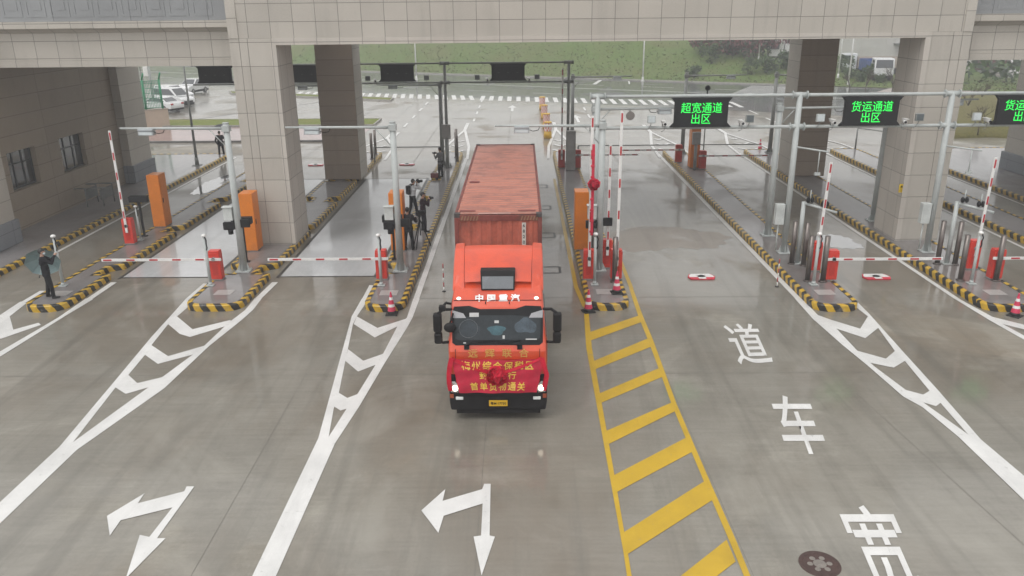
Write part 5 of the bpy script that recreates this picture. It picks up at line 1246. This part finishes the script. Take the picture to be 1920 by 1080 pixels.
def hs_(s):
    pts = [(-400, 5.2), (36, 5.2), (44, 4.9), (54, 3.6), (66, 1.9), (72, .5), (76, .15), (500, .15)]
    for (a, x), (b_, y) in zip(pts, pts[1:]):
        if s <= b_: return x+(y-x)*(s-a)/(b_-a)
    return .15
def bank_h(s, t):
    e = max(0, min(1, t/15)); e = e*e*(3-2*e)
    return .06+hs_(s)*e+.25*e*math.sin(s*.31+t*.2)*math.sin(t*.27+s*.12)-.02*max(0, t-15)
mb = MB(); ss = [-230, -200, -160, -130, -105]+[-90+2.5*i for i in range(80)]+[120, 150, 200, 230]; ts = [0, .4, 1.2, 2.5, 4, 6, 8, 10, 12, 15, 19, 25, 35, 55, 90]
vv = [[mb.bm.verts.new((*rp(s, t), bank_h(s, t))) for t in ts] for s in ss]
for i in range(len(ss)-1):
    for j in range(len(ts)-1):
        f = mb.bm.faces.new((vv[i][j], vv[i+1][j], vv[i+1][j+1], vv[i][j+1])); f.smooth = True
struct(mb.build('grass_bank', m_bank))
sheet('verge', [[rp(-230, -.5), rp(66, -.5), rp(66, .25), rp(-230, .25)]], .075, M('pale verge soil', (.24, .20, .17), .8))
# leaf tufts over the bank: uncountable growth
def leaf_quad(mb, c, s, r, m=0):
    d = Vector((r.uniform(-1, 1), r.uniform(-1, 1), r.uniform(-.3, 1))).normalized(); u = d.orthogonal().normalized(); v = d.cross(u)
    a = r.uniform(0, 6.28); u, v = u*math.cos(a)+v*math.sin(a), v*math.cos(a)-u*math.sin(a)
    mb.face([c-u*s, c-v*s*.45, c+u*s, c+v*s*.45], m)
mb = MB(); r = random.Random(21)
for i in range(9000):
    s = r.uniform(-20, 90); t = abs(r.gauss(0, 1))*9+.5
    if s > 40 and r.random() < .3: t = r.uniform(1, 25)
    p = rp(s, t); k = r.uniform(.06, .2); leaf_quad(mb, Vector((*p, bank_h(s, t)+k*.4)), k, r, 0 if r.random() < .6 else 1)
tag(mb.build('wild_growth', [M('weed leaves', (.09, .115, .045), .9, 0, .4, .6), M('dry weed leaves', (.13, .12, .06), .8, 0, .4, .6)]), 'weeds and rough grass growing over the bank across the road', 'weeds', kind='stuff')
mb = MB(); r = random.Random(33)
for i in range(5200):
    s, t = r.uniform(81, 215), r.uniform(7, 21); p = rp(s, t); hh = 5.5+2.5*math.sin(s*.35)+1.5*math.sin(s*.9+1)
    leaf_quad(mb, Vector((*p, .2+r.random()**.8*hh)), r.uniform(.3, .75), r, 0 if r.random() < .5 else 1)
tag(mb.build('far_thicket', [m_leaf1, m_leaf2]), 'dense green thicket beyond the dry lawn at the right edge', 'thicket', kind='stuff')
# shrubs and small trees
def bush_mesh(seed, w, h, n=420, mats=None, leaf=.16):
    r = random.Random(seed); mb = MB(); cl = [(Vector((r.gauss(0, .32)*w, r.gauss(0, .32)*w, h*r.uniform(.25, .85))), r.uniform(.22, .42)*min(w, h)) for _ in range(9)]
    for _ in range(n):
        c, q = r.choice(cl); d = Vector((r.gauss(0, 1), r.gauss(0, 1), r.gauss(0, 1))).normalized(); p = c+d*q*r.uniform(.5, 1.05); p.z = max(.03, p.z)
        leaf_quad(mb, p, leaf*r.uniform(.6, 1.4), r, r.randrange(2))
    return mb
BM = {}
def shrub(kind, x, y, z, sc, label, rz=0.0):
    if kind not in BM:
        a = {'green': (m_leaf1, m_leaf2, 1.6, 1.6), 'red': (m_leaf3, m_leaf2, 1.7, 1.8), 'dark': (m_leaf2, m_leaf1, 1.5, 2.4)}[kind]
        t = thing('shrub', (0, 0, 0), label, 'shrub', 'shrubs on the bank across the road')
        bush_mesh({'green': 1, 'red': 2, 'dark': 3}[kind], a[2], a[3], 520).build('crown', [a[0], a[1]], t)
        mb = MB(); rr = random.Random(9)
        for k in range(5): mb.cyl((0, 0, -.2), (rr.uniform(-.5, .5), rr.uniform(-.5, .5), rr.uniform(.6, 1.2)), .035, .012, 6)
        mb.build('stems', m_bark, t); BM[kind] = t; o = t; o.location = (x, y, z); o.rotation_euler = (0, 0, rz)
    else: o = copy_tree(BM[kind], (x, y, z), rz, label)
    o.scale = (sc, sc, sc); return o
SH = [('green', 1300, 138, 1.0, 'low green shrub at the road edge left of the dark pole arm'), ('dark', 1405, 133, 1.0, 'dark upright shrub by the road, between the two dark pole arms'), ('green', 1442, 128, 1.3, 'round green shrub on the verge near the right pillar'), ('green', 1470, 122, 1.5, 'green shrub on the verge touching the right rear pillar'),
      ('dark', 1335, 112, 1.2, 'dark shrub half way up the bank'), ('red', 1345, 96, 1.8, 'reddish shrub at the top of the bank, leftmost of the red ones'), ('red', 1372, 97, 2.0, 'second reddish shrub from the left along the bank top'), ('red', 1398, 99, 1.9, 'third reddish shrub from the left along the bank top'), ('red', 1418, 100, 1.7, 'reddish shrub just left of the white van on the bank'),
      ('dark', 1440, 98, 1.9, 'dark tree-like shrub behind the white van'), ('red', 1465, 97, 2.0, 'reddish shrub right of the white van'), ('dark', 1312, 92, 1.4, 'dark shrub at the top left of the bushes'),
      ('green', 1590, 138, .9, 'low green shrub in front of the parked lorry with the pale trailer'), ('green', 1610, 146, .8, 'small green shrub on the verge by the tall white lamp post'), ('dark', 1632, 142, .9, 'dark shrub on the verge between the two lorries'), ('green', 1652, 148, .7, 'low green shrub in front of the white lorry cab'), ('dark', 1578, 128, 1.0, 'dark shrub close to the brown right rear pillar'), ('dark', 1690, 112, 1.5, 'dark tree right of the white lorry cab'),
      ('dark', 1830, 125, 1.9, 'dark shrub beyond the dry lawn, left of the others at the right edge'), ('green', 1860, 120, 2.2, 'big green shrub beyond the dry lawn at the right edge'), ('dark', 1890, 118, 2.0, 'dark shrub beyond the dry lawn, nearest the right edge'), ('red', 1845, 132, 1.4, 'brownish shrub low beyond the dry lawn')]
def on_bank(px, py):
    for k in range(40, 400):
        d = _ray(px, py); p = Vector((0, 0, CAM_H))+d*(k*.5/ d.y); q = Vector((p.x, p.y))-RA; s, t = q.dot(RD), q.dot(RN)
        if p.z <= (bank_h(s, t) if t > 0 else 0): return p
    return p
for i, (kd, px, py, sc, lb) in enumerate(SH):
    p = on_bank(px, py+8); shrub(kd, p.x, p.y, p.z-.1, sc, lb, i*1.3)
# bare winter trees
def bare_tree(seed, h):
    r = random.Random(seed); mb = MB(); tw = MB()
    def grow(p, d, L, rad, lv):
        q = p+d*L; (mb if lv < 2 else tw).cyl(p, q, rad, rad*.65, 7 if lv < 2 else 4)
        if lv >= 4: return
        for _ in range(3 if lv else 4):
            nd = (d+Vector((r.gauss(0, .5), r.gauss(0, .5), r.gauss(.1, .3)))).normalized(); grow(p+d*L*r.uniform(.6, 1), nd, L*r.uniform(.55, .8), rad*.6, lv+1)
    grow(Vector((0, 0, -.05)), Vector((0, 0, 1)), h*.33, .055, 0)
    return mb, tw
pr_ = None
for px, py, hh, lb in ((1832, 258, 3.4, 'bare young tree in the middle of the dry lawn at the right'), (1812, 215, 3.6, 'bare young tree at the back of the dry lawn beside the right granite pillar'), (1672, 176, 4.2, 'bare young tree in front of the white lorry cab'), (1622, 176, 3.8, 'bare young tree by the footpath right of the lamp post'), (1592, 178, 3.2, 'bare young tree close to the brown right rear pillar'), (1838, 196, 3.0, 'bare young tree farthest back on the dry lawn')):
    p = G(px, py)
    if pr_ is None:
        t = thing('bare_tree', (p.x, p.y, .05), lb, 'tree', 'bare young trees on the right'); a, b_ = bare_tree(4, 3.5); a.build('trunk', m_bark, t); b_.build('branches', m_bark, t); pr_ = t
    else: t = copy_tree(pr_, (p.x, p.y, .05), px*.7, lb)
    t.scale = (hh/3.5,)*3
# lawns and footpaths with kerbs
def lawn(name, pts, mat, z=.12):
    a = sum(pts[i][0]*pts[(i+1) % len(pts)][1]-pts[(i+1) % len(pts)][0]*pts[i][1] for i in range(len(pts)))
    if a < 0: pts = pts[::-1]
    mb = MB(); mb.face([(x, y, z) for x, y in pts]); struct(mb.build(name, mat))
    q = offset_poly(pts, .15); mb = MB(); n = len(pts)
    for i in range(n):
        j = (i+1) % n; o = offset_poly(pts, -.12)
        mb.face([(*o[i], 0), (*o[j], 0), (*o[j], z+.03), (*o[i], z+.03)]); mb.face([(*o[i], z+.03), (*o[j], z+.03), (*pts[j], z+.03), (*pts[i], z+.03)]); mb.face([(*pts[i], z+.03), (*pts[j], z+.03), (*pts[j], z-.02), (*pts[i], z-.02)])
    struct(mb.build('lawn_kerb', M('kerb concrete', (.33, .32, .3), .6)))
lawn('lawn', [(-60, 69.3), (-12.5, 68.8), (-12.5, 72.6), (-60, 74.0)], m_lawn)
sheet('pink_footpath', [[(-60, 61.0), (-12.4, 60.6), (-12.4, 68.6), (-60, 69.1)], [(33.5, 82), (60, 70), (60, 84), (36, 92)]], .012, m_pink)
mb = MB(); mb.prism([(-60, 60.7, 0), (-12.4, 60.3, 0), (-12.4, 60.55, 0), (-60, 60.95, 0)], (0, 0, .13)); struct(mb.build('path_kerb', M('dark wet kerb', (.13, .125, .12), .5)))
lawn('lawn', [(-34, 97), (-14, 88), (-14, 90), (-35, 99.2)], m_lawn)
# low mound with dry grass on the right
mb = MB(); pts = [(31.4, 59.4), (34.5, 60.0), (44, 54), (62, 48), (66, 66), (48, 88), (39, 80), (35, 70)]
cx_, cy_ = 47, 66; rings_ = [[mb.bm.verts.new((cx_+(x-cx_)*k, cy_+(y-cy_)*k, z)) for x, y in pts] for k, z in ((1, 0), (.995, .16), (.9, .45), (.65, 1.0), (.35, 1.25))]
for a, b_ in zip(rings_, rings_[1:]):
    for i in range(len(pts)): mb.bm.faces.new((a[i], a[(i+1) % len(pts)], b_[(i+1) % len(pts)], b_[i])).smooth = True
mb.bm.faces.new(rings_[-1]); struct(mb.build('dry_lawn', m_dry))
sheet('pale_path', [[(40, 93), (70, 80), (72, 84), (44, 98)]], .014, M('pale path', (.36, .32, .30), .6))
# lamp posts
def lamp_post(h, r=.10, dark=False):
    t = thing('lamp_post', (0, 0, 0), '', 'lamp post', 'street lamp posts'); mb = MB(); mb.cyl((0, 0, 0), (0, 0, h), r, r*.6, 12); mb.build('pole', m_steeld if dark else m_wht, t)
    mb = MB(); mb.cyl((0, 0, 0), (0, 0, .5), r*1.5, r*1.35, 12); mb.box(-.25, .25, -.25, .25, 0, .03); mb.build('base', m_steeld if dark else m_wht, t)
    mb = MB(); mb.cyl((0, 0, h-.05), (1.4, 0, h+.35), .045, .035, 8); mb.box(1.3, 2.0, -.14, .14, h+.28, h+.38, bev=.03); mb.build('lamp_head', m_steel, t); return t
l1 = lamp_post(9.5); l1['label'] = 'tall white lamp post on the road verge, right of the container'; p = G(1205, 152); l1.location = (p.x, p.y, 0)
for px, py, lb in ((781, 150, 'tall white lamp post seen just right of the black signboard left of the truck'), (1590, 160, 'tall white lamp post leaning in view in front of the lorries'), (1571, 146, 'tall white lamp post beside the brown right rear pillar, left of the lorries'), (1422, 113, 'white lamp post on the bank top among red shrubs'), (1362, 97, 'white lamp post on the bank top, middle one'), (1315, 92, 'white lamp post on the bank top, left one'), (1462, 115, 'white lamp post on the bank top beside the white van'), (1485, 96, 'white lamp post touching the right rear pillar'), (385, 132, 'white lamp post at the far side of the car park behind the white car')):
    p = on_bank(px, py); copy_tree(l1, (p.x, p.y, p.z), 1.57, lb)
l2 = lamp_post(6.4, .085, True); l2['label'] = 'dark grey lamp post standing by the wall of the left lane'; p = G(370, 310, .19); l2.location = (p.x, p.y, .19)
t = thing('signal_post', (*G(1322, 108)[:2], 0), 'small dark round signal on top of a slim post behind the extra wide lane sign', 'signal post')
p = V(1327, 165, 53.0); t.location = (p.x, 53.0, .0); mb = MB(); mb.cyl((0, 0, 0), (0, 0, p.z-.15), .04, .035, 8); mb.build('post', m_steeld, t); mb = MB(); mb.cyl((0, -.06, p.z), (0, .06, p.z), .17, .17, 18); mb.cyl((0, 0, p.z-.35), (0, 0, p.z), .05, .05, 8); mb.build('signal', m_black, t)
t = thing('sign_post', (*G(1603, 282)[:2], 0), 'thin grey post with a long sloping bar beside the right lane beyond the gate', 'post'); p = V(1606, 240, G(1603, 282).y)
mb = MB(); mb.cyl((0, 0, 0), (0, 0, p.z), .06, .05, 10); mb.cyl((0, 0, 0), (0, 0, .12), .13, .08, 10); mb.build('post', m_steeld, t); mb = MB(); mb.cyl((0, 0, p.z), (3.1, -2.0, p.z-.25), .035, .03, 8); mb.build('bar', m_steeld, t)
# thin height bars across the far lanes
for x0, x1, lb in ((-9.2, -4.6, 'thin grey bar across the far lane left of the truck'), (3.6, 9.6, 'thin grey bar across the far wide lane'), (11.0, 14.9, 'thin grey bar across the far lane right of the wide lane')):
    t = thing('height_bar', (x0, 50.5, HK), lb, 'bar', 'thin bars across the far lanes'); mb = MB(); mb.cyl((0, 0, .95), (x1-x0, 0, .95), .035, .035, 8); mb.build('bar', m_steeld, t); mb = MB(); mb.cyl((0, 0, 0), (0, 0, .95), .05, .05, 8); mb.build('post', m_steeld, t)
# parked cars
def car(kind, paint_):
    t = thing('parked_car', (0, 0, 0), '', 'car', 'white cars parked on the left')
    P = {'sedan': ([(-2.3, .35), (-2.35, .62), (-2.25, .92), (-1.2, .98), (1.1, .95), (2.0, .82), (2.3, .65), (2.32, .35)], [(-1.75, .95), (-1.0, 1.38), (.25, 1.42), (1.15, .93)]),
         'suv': ([(-2.3, .42), (-2.35, .75), (-2.25, 1.05), (-1.2, 1.1), (1.0, 1.08), (2.05, .98), (2.32, .8), (2.35, .42)], [(-2.15, 1.05), (-1.95, 1.66), (.15, 1.70), (1.05, 1.06)]),
         'van': ([(-2.3, .42), (-2.35, .75), (-2.3, 1.05), (-1.2, 1.1), (1.3, 1.08), (2.2, .95), (2.42, .75), (2.42, .42)], [(-2.28, 1.05), (-2.15, 1.84), (.75, 1.88), (1.75, 1.06)])}[kind]
    body, roof = P; mb = MB(); mb.prism([(x, -.88, z) for x, z in body], (0, 1.76, 0), 0, .06)
    b = bmesh.new(); zb = min(z for x, z in roof); zt = max(z for x, z in roof); wy = lambda z: .84-.16*(z-zb)/(zt-zb)
    A_ = [b.verts.new((x, -wy(z), z)) for x, z in roof]; B_ = [b.verts.new((x, wy(z), z)) for x, z in roof]; n = len(roof)
    for i in range(n): b.faces.new((A_[i], A_[(i+1) % n], B_[(i+1) % n], B_[i]))
    b.faces.new(A_); b.faces.new(B_); bmesh.ops.recalc_face_normals(b, faces=b.faces[:]); bmesh.ops.bevel(b, geom=b.edges[:], offset=.05, segments=2, affect='EDGES', profile=.5); mb.add(b)
    mb.build('body', paint_, t)
    c0 = sum(x for x, z in roof)/4; zc = (zb+zt)/2
    for s in (-1, 1):
        mb = MB(); q = []
        for x, z in roof:
            xx = c0+(x-c0)*.86; zz = zc+(z-zc)*.72; q.append((xx, s*(wy(zz)+.004), zz))
        mb.prism(q, (0, s*.01, 0)); mb.build('side_window', m_glassd, t)
    for i, nm in ((0, 'rear_window'), (2, 'windscreen')):
        (xa, za), (xb, zb2) = roof[i], roof[i+1]; n_ = Vector((-(zb2-za), 0, xb-xa)).normalized()*.008
        if n_.z < 0: n_ = -n_
        if (i == 0 and n_.x > 0) or (i == 2 and n_.x < 0): n_ = Vector((-n_.x, 0, n_.z))
        l = lambda k, w_: Vector((xa+(xb-xa)*k, w_*(wy(za+(zb2-za)*k)-.08), za+(zb2-za)*k))
        mb = MB(); mb.prism([l(.12, -1)+n_, l(.12, 1)+n_, l(.88, 1)+n_, l(.88, -1)+n_], n_); mb.build(nm, m_glassd, t)
    for x in (-1.42, 1.42):
        for s in (-1, 1):
            mb = MB(); mb.cyl((x, s*.70, .33), (x, s*.905, .33), .33, .33, 22); wl = mb.build('wheel', m_rubber, t); mb = MB(); mb.cyl((x, s*.90, .33), (x, s*.915, .33), .21, .19, 14); mb.build('rim', M('alloy rim', (.4, .4, .41), .3, .7), wl)
    for s in (-1, 1):
        mb = MB(); mb.box(2.16, 2.36, s*.66-.16, s*.66+.16, .66, .78, bev=.03); mb.build('headlight', M('clear lamp', (.6, .62, .64), .15), t)
        mb = MB(); mb.box(-2.38, -2.24, s*.68-.14, s*.68+.14, .72, .88, bev=.03); mb.build('tail_light', M('red tail lamp', (.40, .02, .02), .2), t)
        mb = MB(); mb.box(.85, 1.0, s*1.0-.1, s*1.0+.1, 1.0, 1.13, bev=.03); mb.build('wing_mirror', paint_, t)
    mb = MB(); mb.box(2.36, 2.44, -.55, .55, .42, .62, bev=.02); mb.box(-2.3, 2.3, -.8, .8, .2, .38); mb.build('underbody', m_black, t)
    return t
m_carw = M('white car paint', (.72, .73, .74), .25, 0, .03, 1, coat=.8)
cs_ = car('sedan', m_carw); cs_['label'] = 'white saloon car nearest the green fence, its tail light showing'; cs_.location = (-35.6, 80.6, .01); cs_.rotation_euler = (0, 0, RZ(158))
c2_ = car('van', m_carw); c2_['label'] = 'white people carrier parked second, right behind the saloon car'; c2_.location = (-36.2, 85.2, .01); c2_.rotation_euler = (0, 0, RZ(-28))
c3_ = car('suv', m_carw); c3_['label'] = 'white off-road car parked third from the green fence'; c3_.location = (-38.0, 89.8, .01); c3_.rotation_euler = (0, 0, RZ(-28))
c4_ = car('suv', m_carw); c4_['label'] = 'white off-road car farthest back, next to the lawn edge under the black signboard'; c4_.location = (-39.2, 98.4, .01); c4_.rotation_euler = (0, 0, RZ(-98))
# white van and lorries on the right bank
def lorry(label, rz, loc, body_col, cab_col, L=6.5):
    t = thing('lorry', loc, label, 'lorry', 'lorries parked beyond the road', rz)
    mb = MB(); mb.prism([(2.0, -1.15, .7), (3.9, -1.15, .7), (3.95, -1.15, 1.6), (3.75, -1.15, 2.75), (2.0, -1.15, 2.8)], (0, 2.3, 0), 0, .08); cb = mb.build('cab', M('lorry cab '+str(int(cab_col[0]*100)), cab_col, .3, 0, .06, 1, coat=.5), t)
    mb = MB(); mb.prism([(3.955, -1.0, 1.65), (3.955, 1.0, 1.65), (3.78, .95, 2.6), (3.78, -.95, 2.6)], (.015, 0, .002)); mb.build('windscreen', m_glassd, cb)
    for s in (-1, 1):
        mb = MB(); mb.prism([(2.6, s*1.155, 1.65), (3.8, s*1.155, 1.65), (3.66, s*1.155, 2.55), (2.6, s*1.155, 2.55)], (0, s*.01, 0)); mb.build('window', m_glassd, cb)
        mb = MB(); mb.box(3.93, 4.0, s*.85-.2, s*.85+.2, .85, 1.05, bev=.02); mb.build('headlight', M('clear lamp', (.6, .62, .64)), cb)
        for x in (-L+2.6, -L+3.8, 3.0):
            mb = MB(); mb.cyl((x, s*.8, .5), (x, s*1.1, .5), .5, .5, 20); mb.build('wheel', m_rubber, t)
    mb = MB(); mb.box(3.9, 4.02, -1.12, 1.12, .4, .75, bev=.03); mb.box(-L+1.8, 3.2, -.5, .5, .55, .9); mb.build('chassis', m_black, t)
    mb = MB(); x0, x1 = -L+1.8, 1.85
    mb.box(x0, x1, -1.2, -1.12, .95, 2.3); mb.box(x0, x1, 1.12, 1.2, .95, 2.3); mb.box(x0, x0+.08, -1.12, 1.12, .95, 2.3); mb.box(x1-.08, x1, -1.12, 1.12, .95, 2.4); mb.box(x0, x1, -1.12, 1.12, .90, 1.02)
    for k in range(7): xx = x0+.3+k*(x1-x0-.6)/6; mb.box(xx-.05, xx+.05, -1.25, -1.2, .95, 2.3); mb.box(xx-.05, xx+.05, 1.2, 1.25, .95, 2.3)
    mb.build('cargo_bed', M('lorry bed '+str(int(body_col[0]*100)), body_col, .6, 0, .15, 2), t); return t
lorry('white lorry with blue cab door facing the road, beyond the right rear pillar', RZ(-100), (45.6, 107.0, .2), (.05, .10, .28), (.70, .71, .73))
lorry('lorry with a pale brown cargo bed parked behind the tall white lamp post', RZ(172), (47.2, 113, .3), (.42, .36, .32), (.68, .70, .73))
p = on_bank(1480, 118); lorry('white truck on the bank top seen beside the right rear pillar', RZ(150), (p.x+2, p.y+2, p.z), (.6, .6, .6), (.72, .72, .72), 5.5)
# pale factory wall on the right
t = thing('factory_building', (58, 136, 0), 'pale factory building behind the parked lorries', 'building')
mb = MB(); mb.box(-7, 16, 0, 20, 0, 10); mb.build('wall', M('pale render', (.50, .49, .47), .7, 0, .1, .4), t)
mb = MB(); mb.box(-7.2, 16.2, -.15, 20, 10.0, 10.5); mb.build('roof_edge', m_stoneg, t)
for k in range(4):
    mb = MB(); mb.box(-5.5+k*5.6, -2.8+k*5.6, -.06, .0, 4.8, 9.2, bev=.02); w2 = mb.build('panel', M('grey panel', (.36, .37, .39), .5), t)
mb = MB(); mb.box(2.2, 6.4, -1.2, -.01, 3.1, 3.3); mb.build('canopy', M('dull grey panel', (.17, .18, .18)), t)
mb = MB()
for k in range(6): mb.box(-7+k*4, -6.6+k*4, -.07, 0, 0, 10)
mb.build('pilasters', M('pale render', (.5, .49, .47)), t)
# tan wall with green fence, left
t = thing('boundary_wall', (-31.0, 67.2, 0), 'short tan wall under the green fence beyond the left gatehouse', 'wall')
mb = MB(); mb.prism([(-6, -2.4, 0), (1.1, 2.0, 0), (.9, 2.3, 0), (-6.2, -2.1, 0)], (0, 0, 1.5), 0, .02); mb.build('wall', M('tan render', (.46, .38, .30), .7, 0, .1, 1), t)
mb = MB(); mb.prism([(-6.05, -2.45, 1.503), (1.15, 2.0, 1.503), (.9, 2.36, 1.503), (-6.25, -2.05, 1.503)], (0, 0, .07)); mb.build('coping', M('tan coping', (.40, .35, .3), .7), t)
t = thing('security_fence', (-31.0, 67.2, 1.57), 'green mesh fence with angled post tops on the tan wall', 'fence'); m_gf = M('green fence paint', (.012, .24, .11), .5, 0, .12, 3)
d = Vector((7.1, 4.4, 0)).normalized(); o0 = Vector((-6.0, -2.25, 0))
for k in range(7):
    q = o0+d*(k*1.32); mb = MB(); mb.cyl(q, q+Vector((0, 0, 2.4)), .085, .085, 8); mb.cyl(q+Vector((0, 0, 2.4)), q+Vector((.30, -.30, 2.95)), .075, .06, 8); mb.build('post', m_gf, t)
mb = MB()
for k in range(66): q = o0+d*(k*.12); mb.box(q.x-.016, q.x+.016, q.y-.016, q.y+.016, .05, 2.3)
for z in (.1, .5, .9, 1.3, 1.7, 2.1, 2.3): mb.cyl(o0+Vector((0, 0, z)), o0+d*7.92+Vector((0, 0, z)), .022, .022, 5)
mb.build('mesh_panel', m_gf, t)
t = thing('utility_pole', (*G(291, 210)[:2], 0), 'white pole with a meter box standing behind the green fence', 'pole'); mb = MB(); mb.cyl((0, 0, 0), (0, 0, 7.5), .14, .12, 12); mb.build('pole', m_steel, t); mb = MB(); mb.box(-.5, -.05, -.2, .2, 3.4, 4.3, bev=.03); mb.build('meter_box', m_wht, t)
for px, py, lb in ((263, 132, 'bare tree behind the green fence'),):
    p = G(px, py); tt_ = copy_tree(pr_, (p.x, p.y, 0), .4, lb); tt_['group'] = 'bare trees on the left'; tt_.scale = (1.6,)*3
# drain channel line in the car park and drain slot
sheet('drain_channel', [strip(-29.6, 74.2, -18.5, 92, .22)], .004, M('drain grey', (.12, .12, .12), .6))

# ---------------------------------------------------------------- rain haze
hz = MB(); hz.box(-400, 400, -140, 400, -1, 18)
m = bpy.data.materials.new('rain haze'); m.use_nodes = True; n_ = m.node_tree
n_.nodes.remove(n_.nodes['Principled BSDF']); pv = n_.nodes.new('ShaderNodeVolumePrincipled')
pv.inputs['Color'].default_value = (.93, .94, .96, 1); pv.inputs['Density'].default_value = .0024; pv.inputs['Anisotropy'].default_value = .2
n_.links.new(pv.outputs[0], n_.nodes['Material Output'].inputs['Volume'])
o = hz.build('haze', m); o['kind'] = 'stuff'
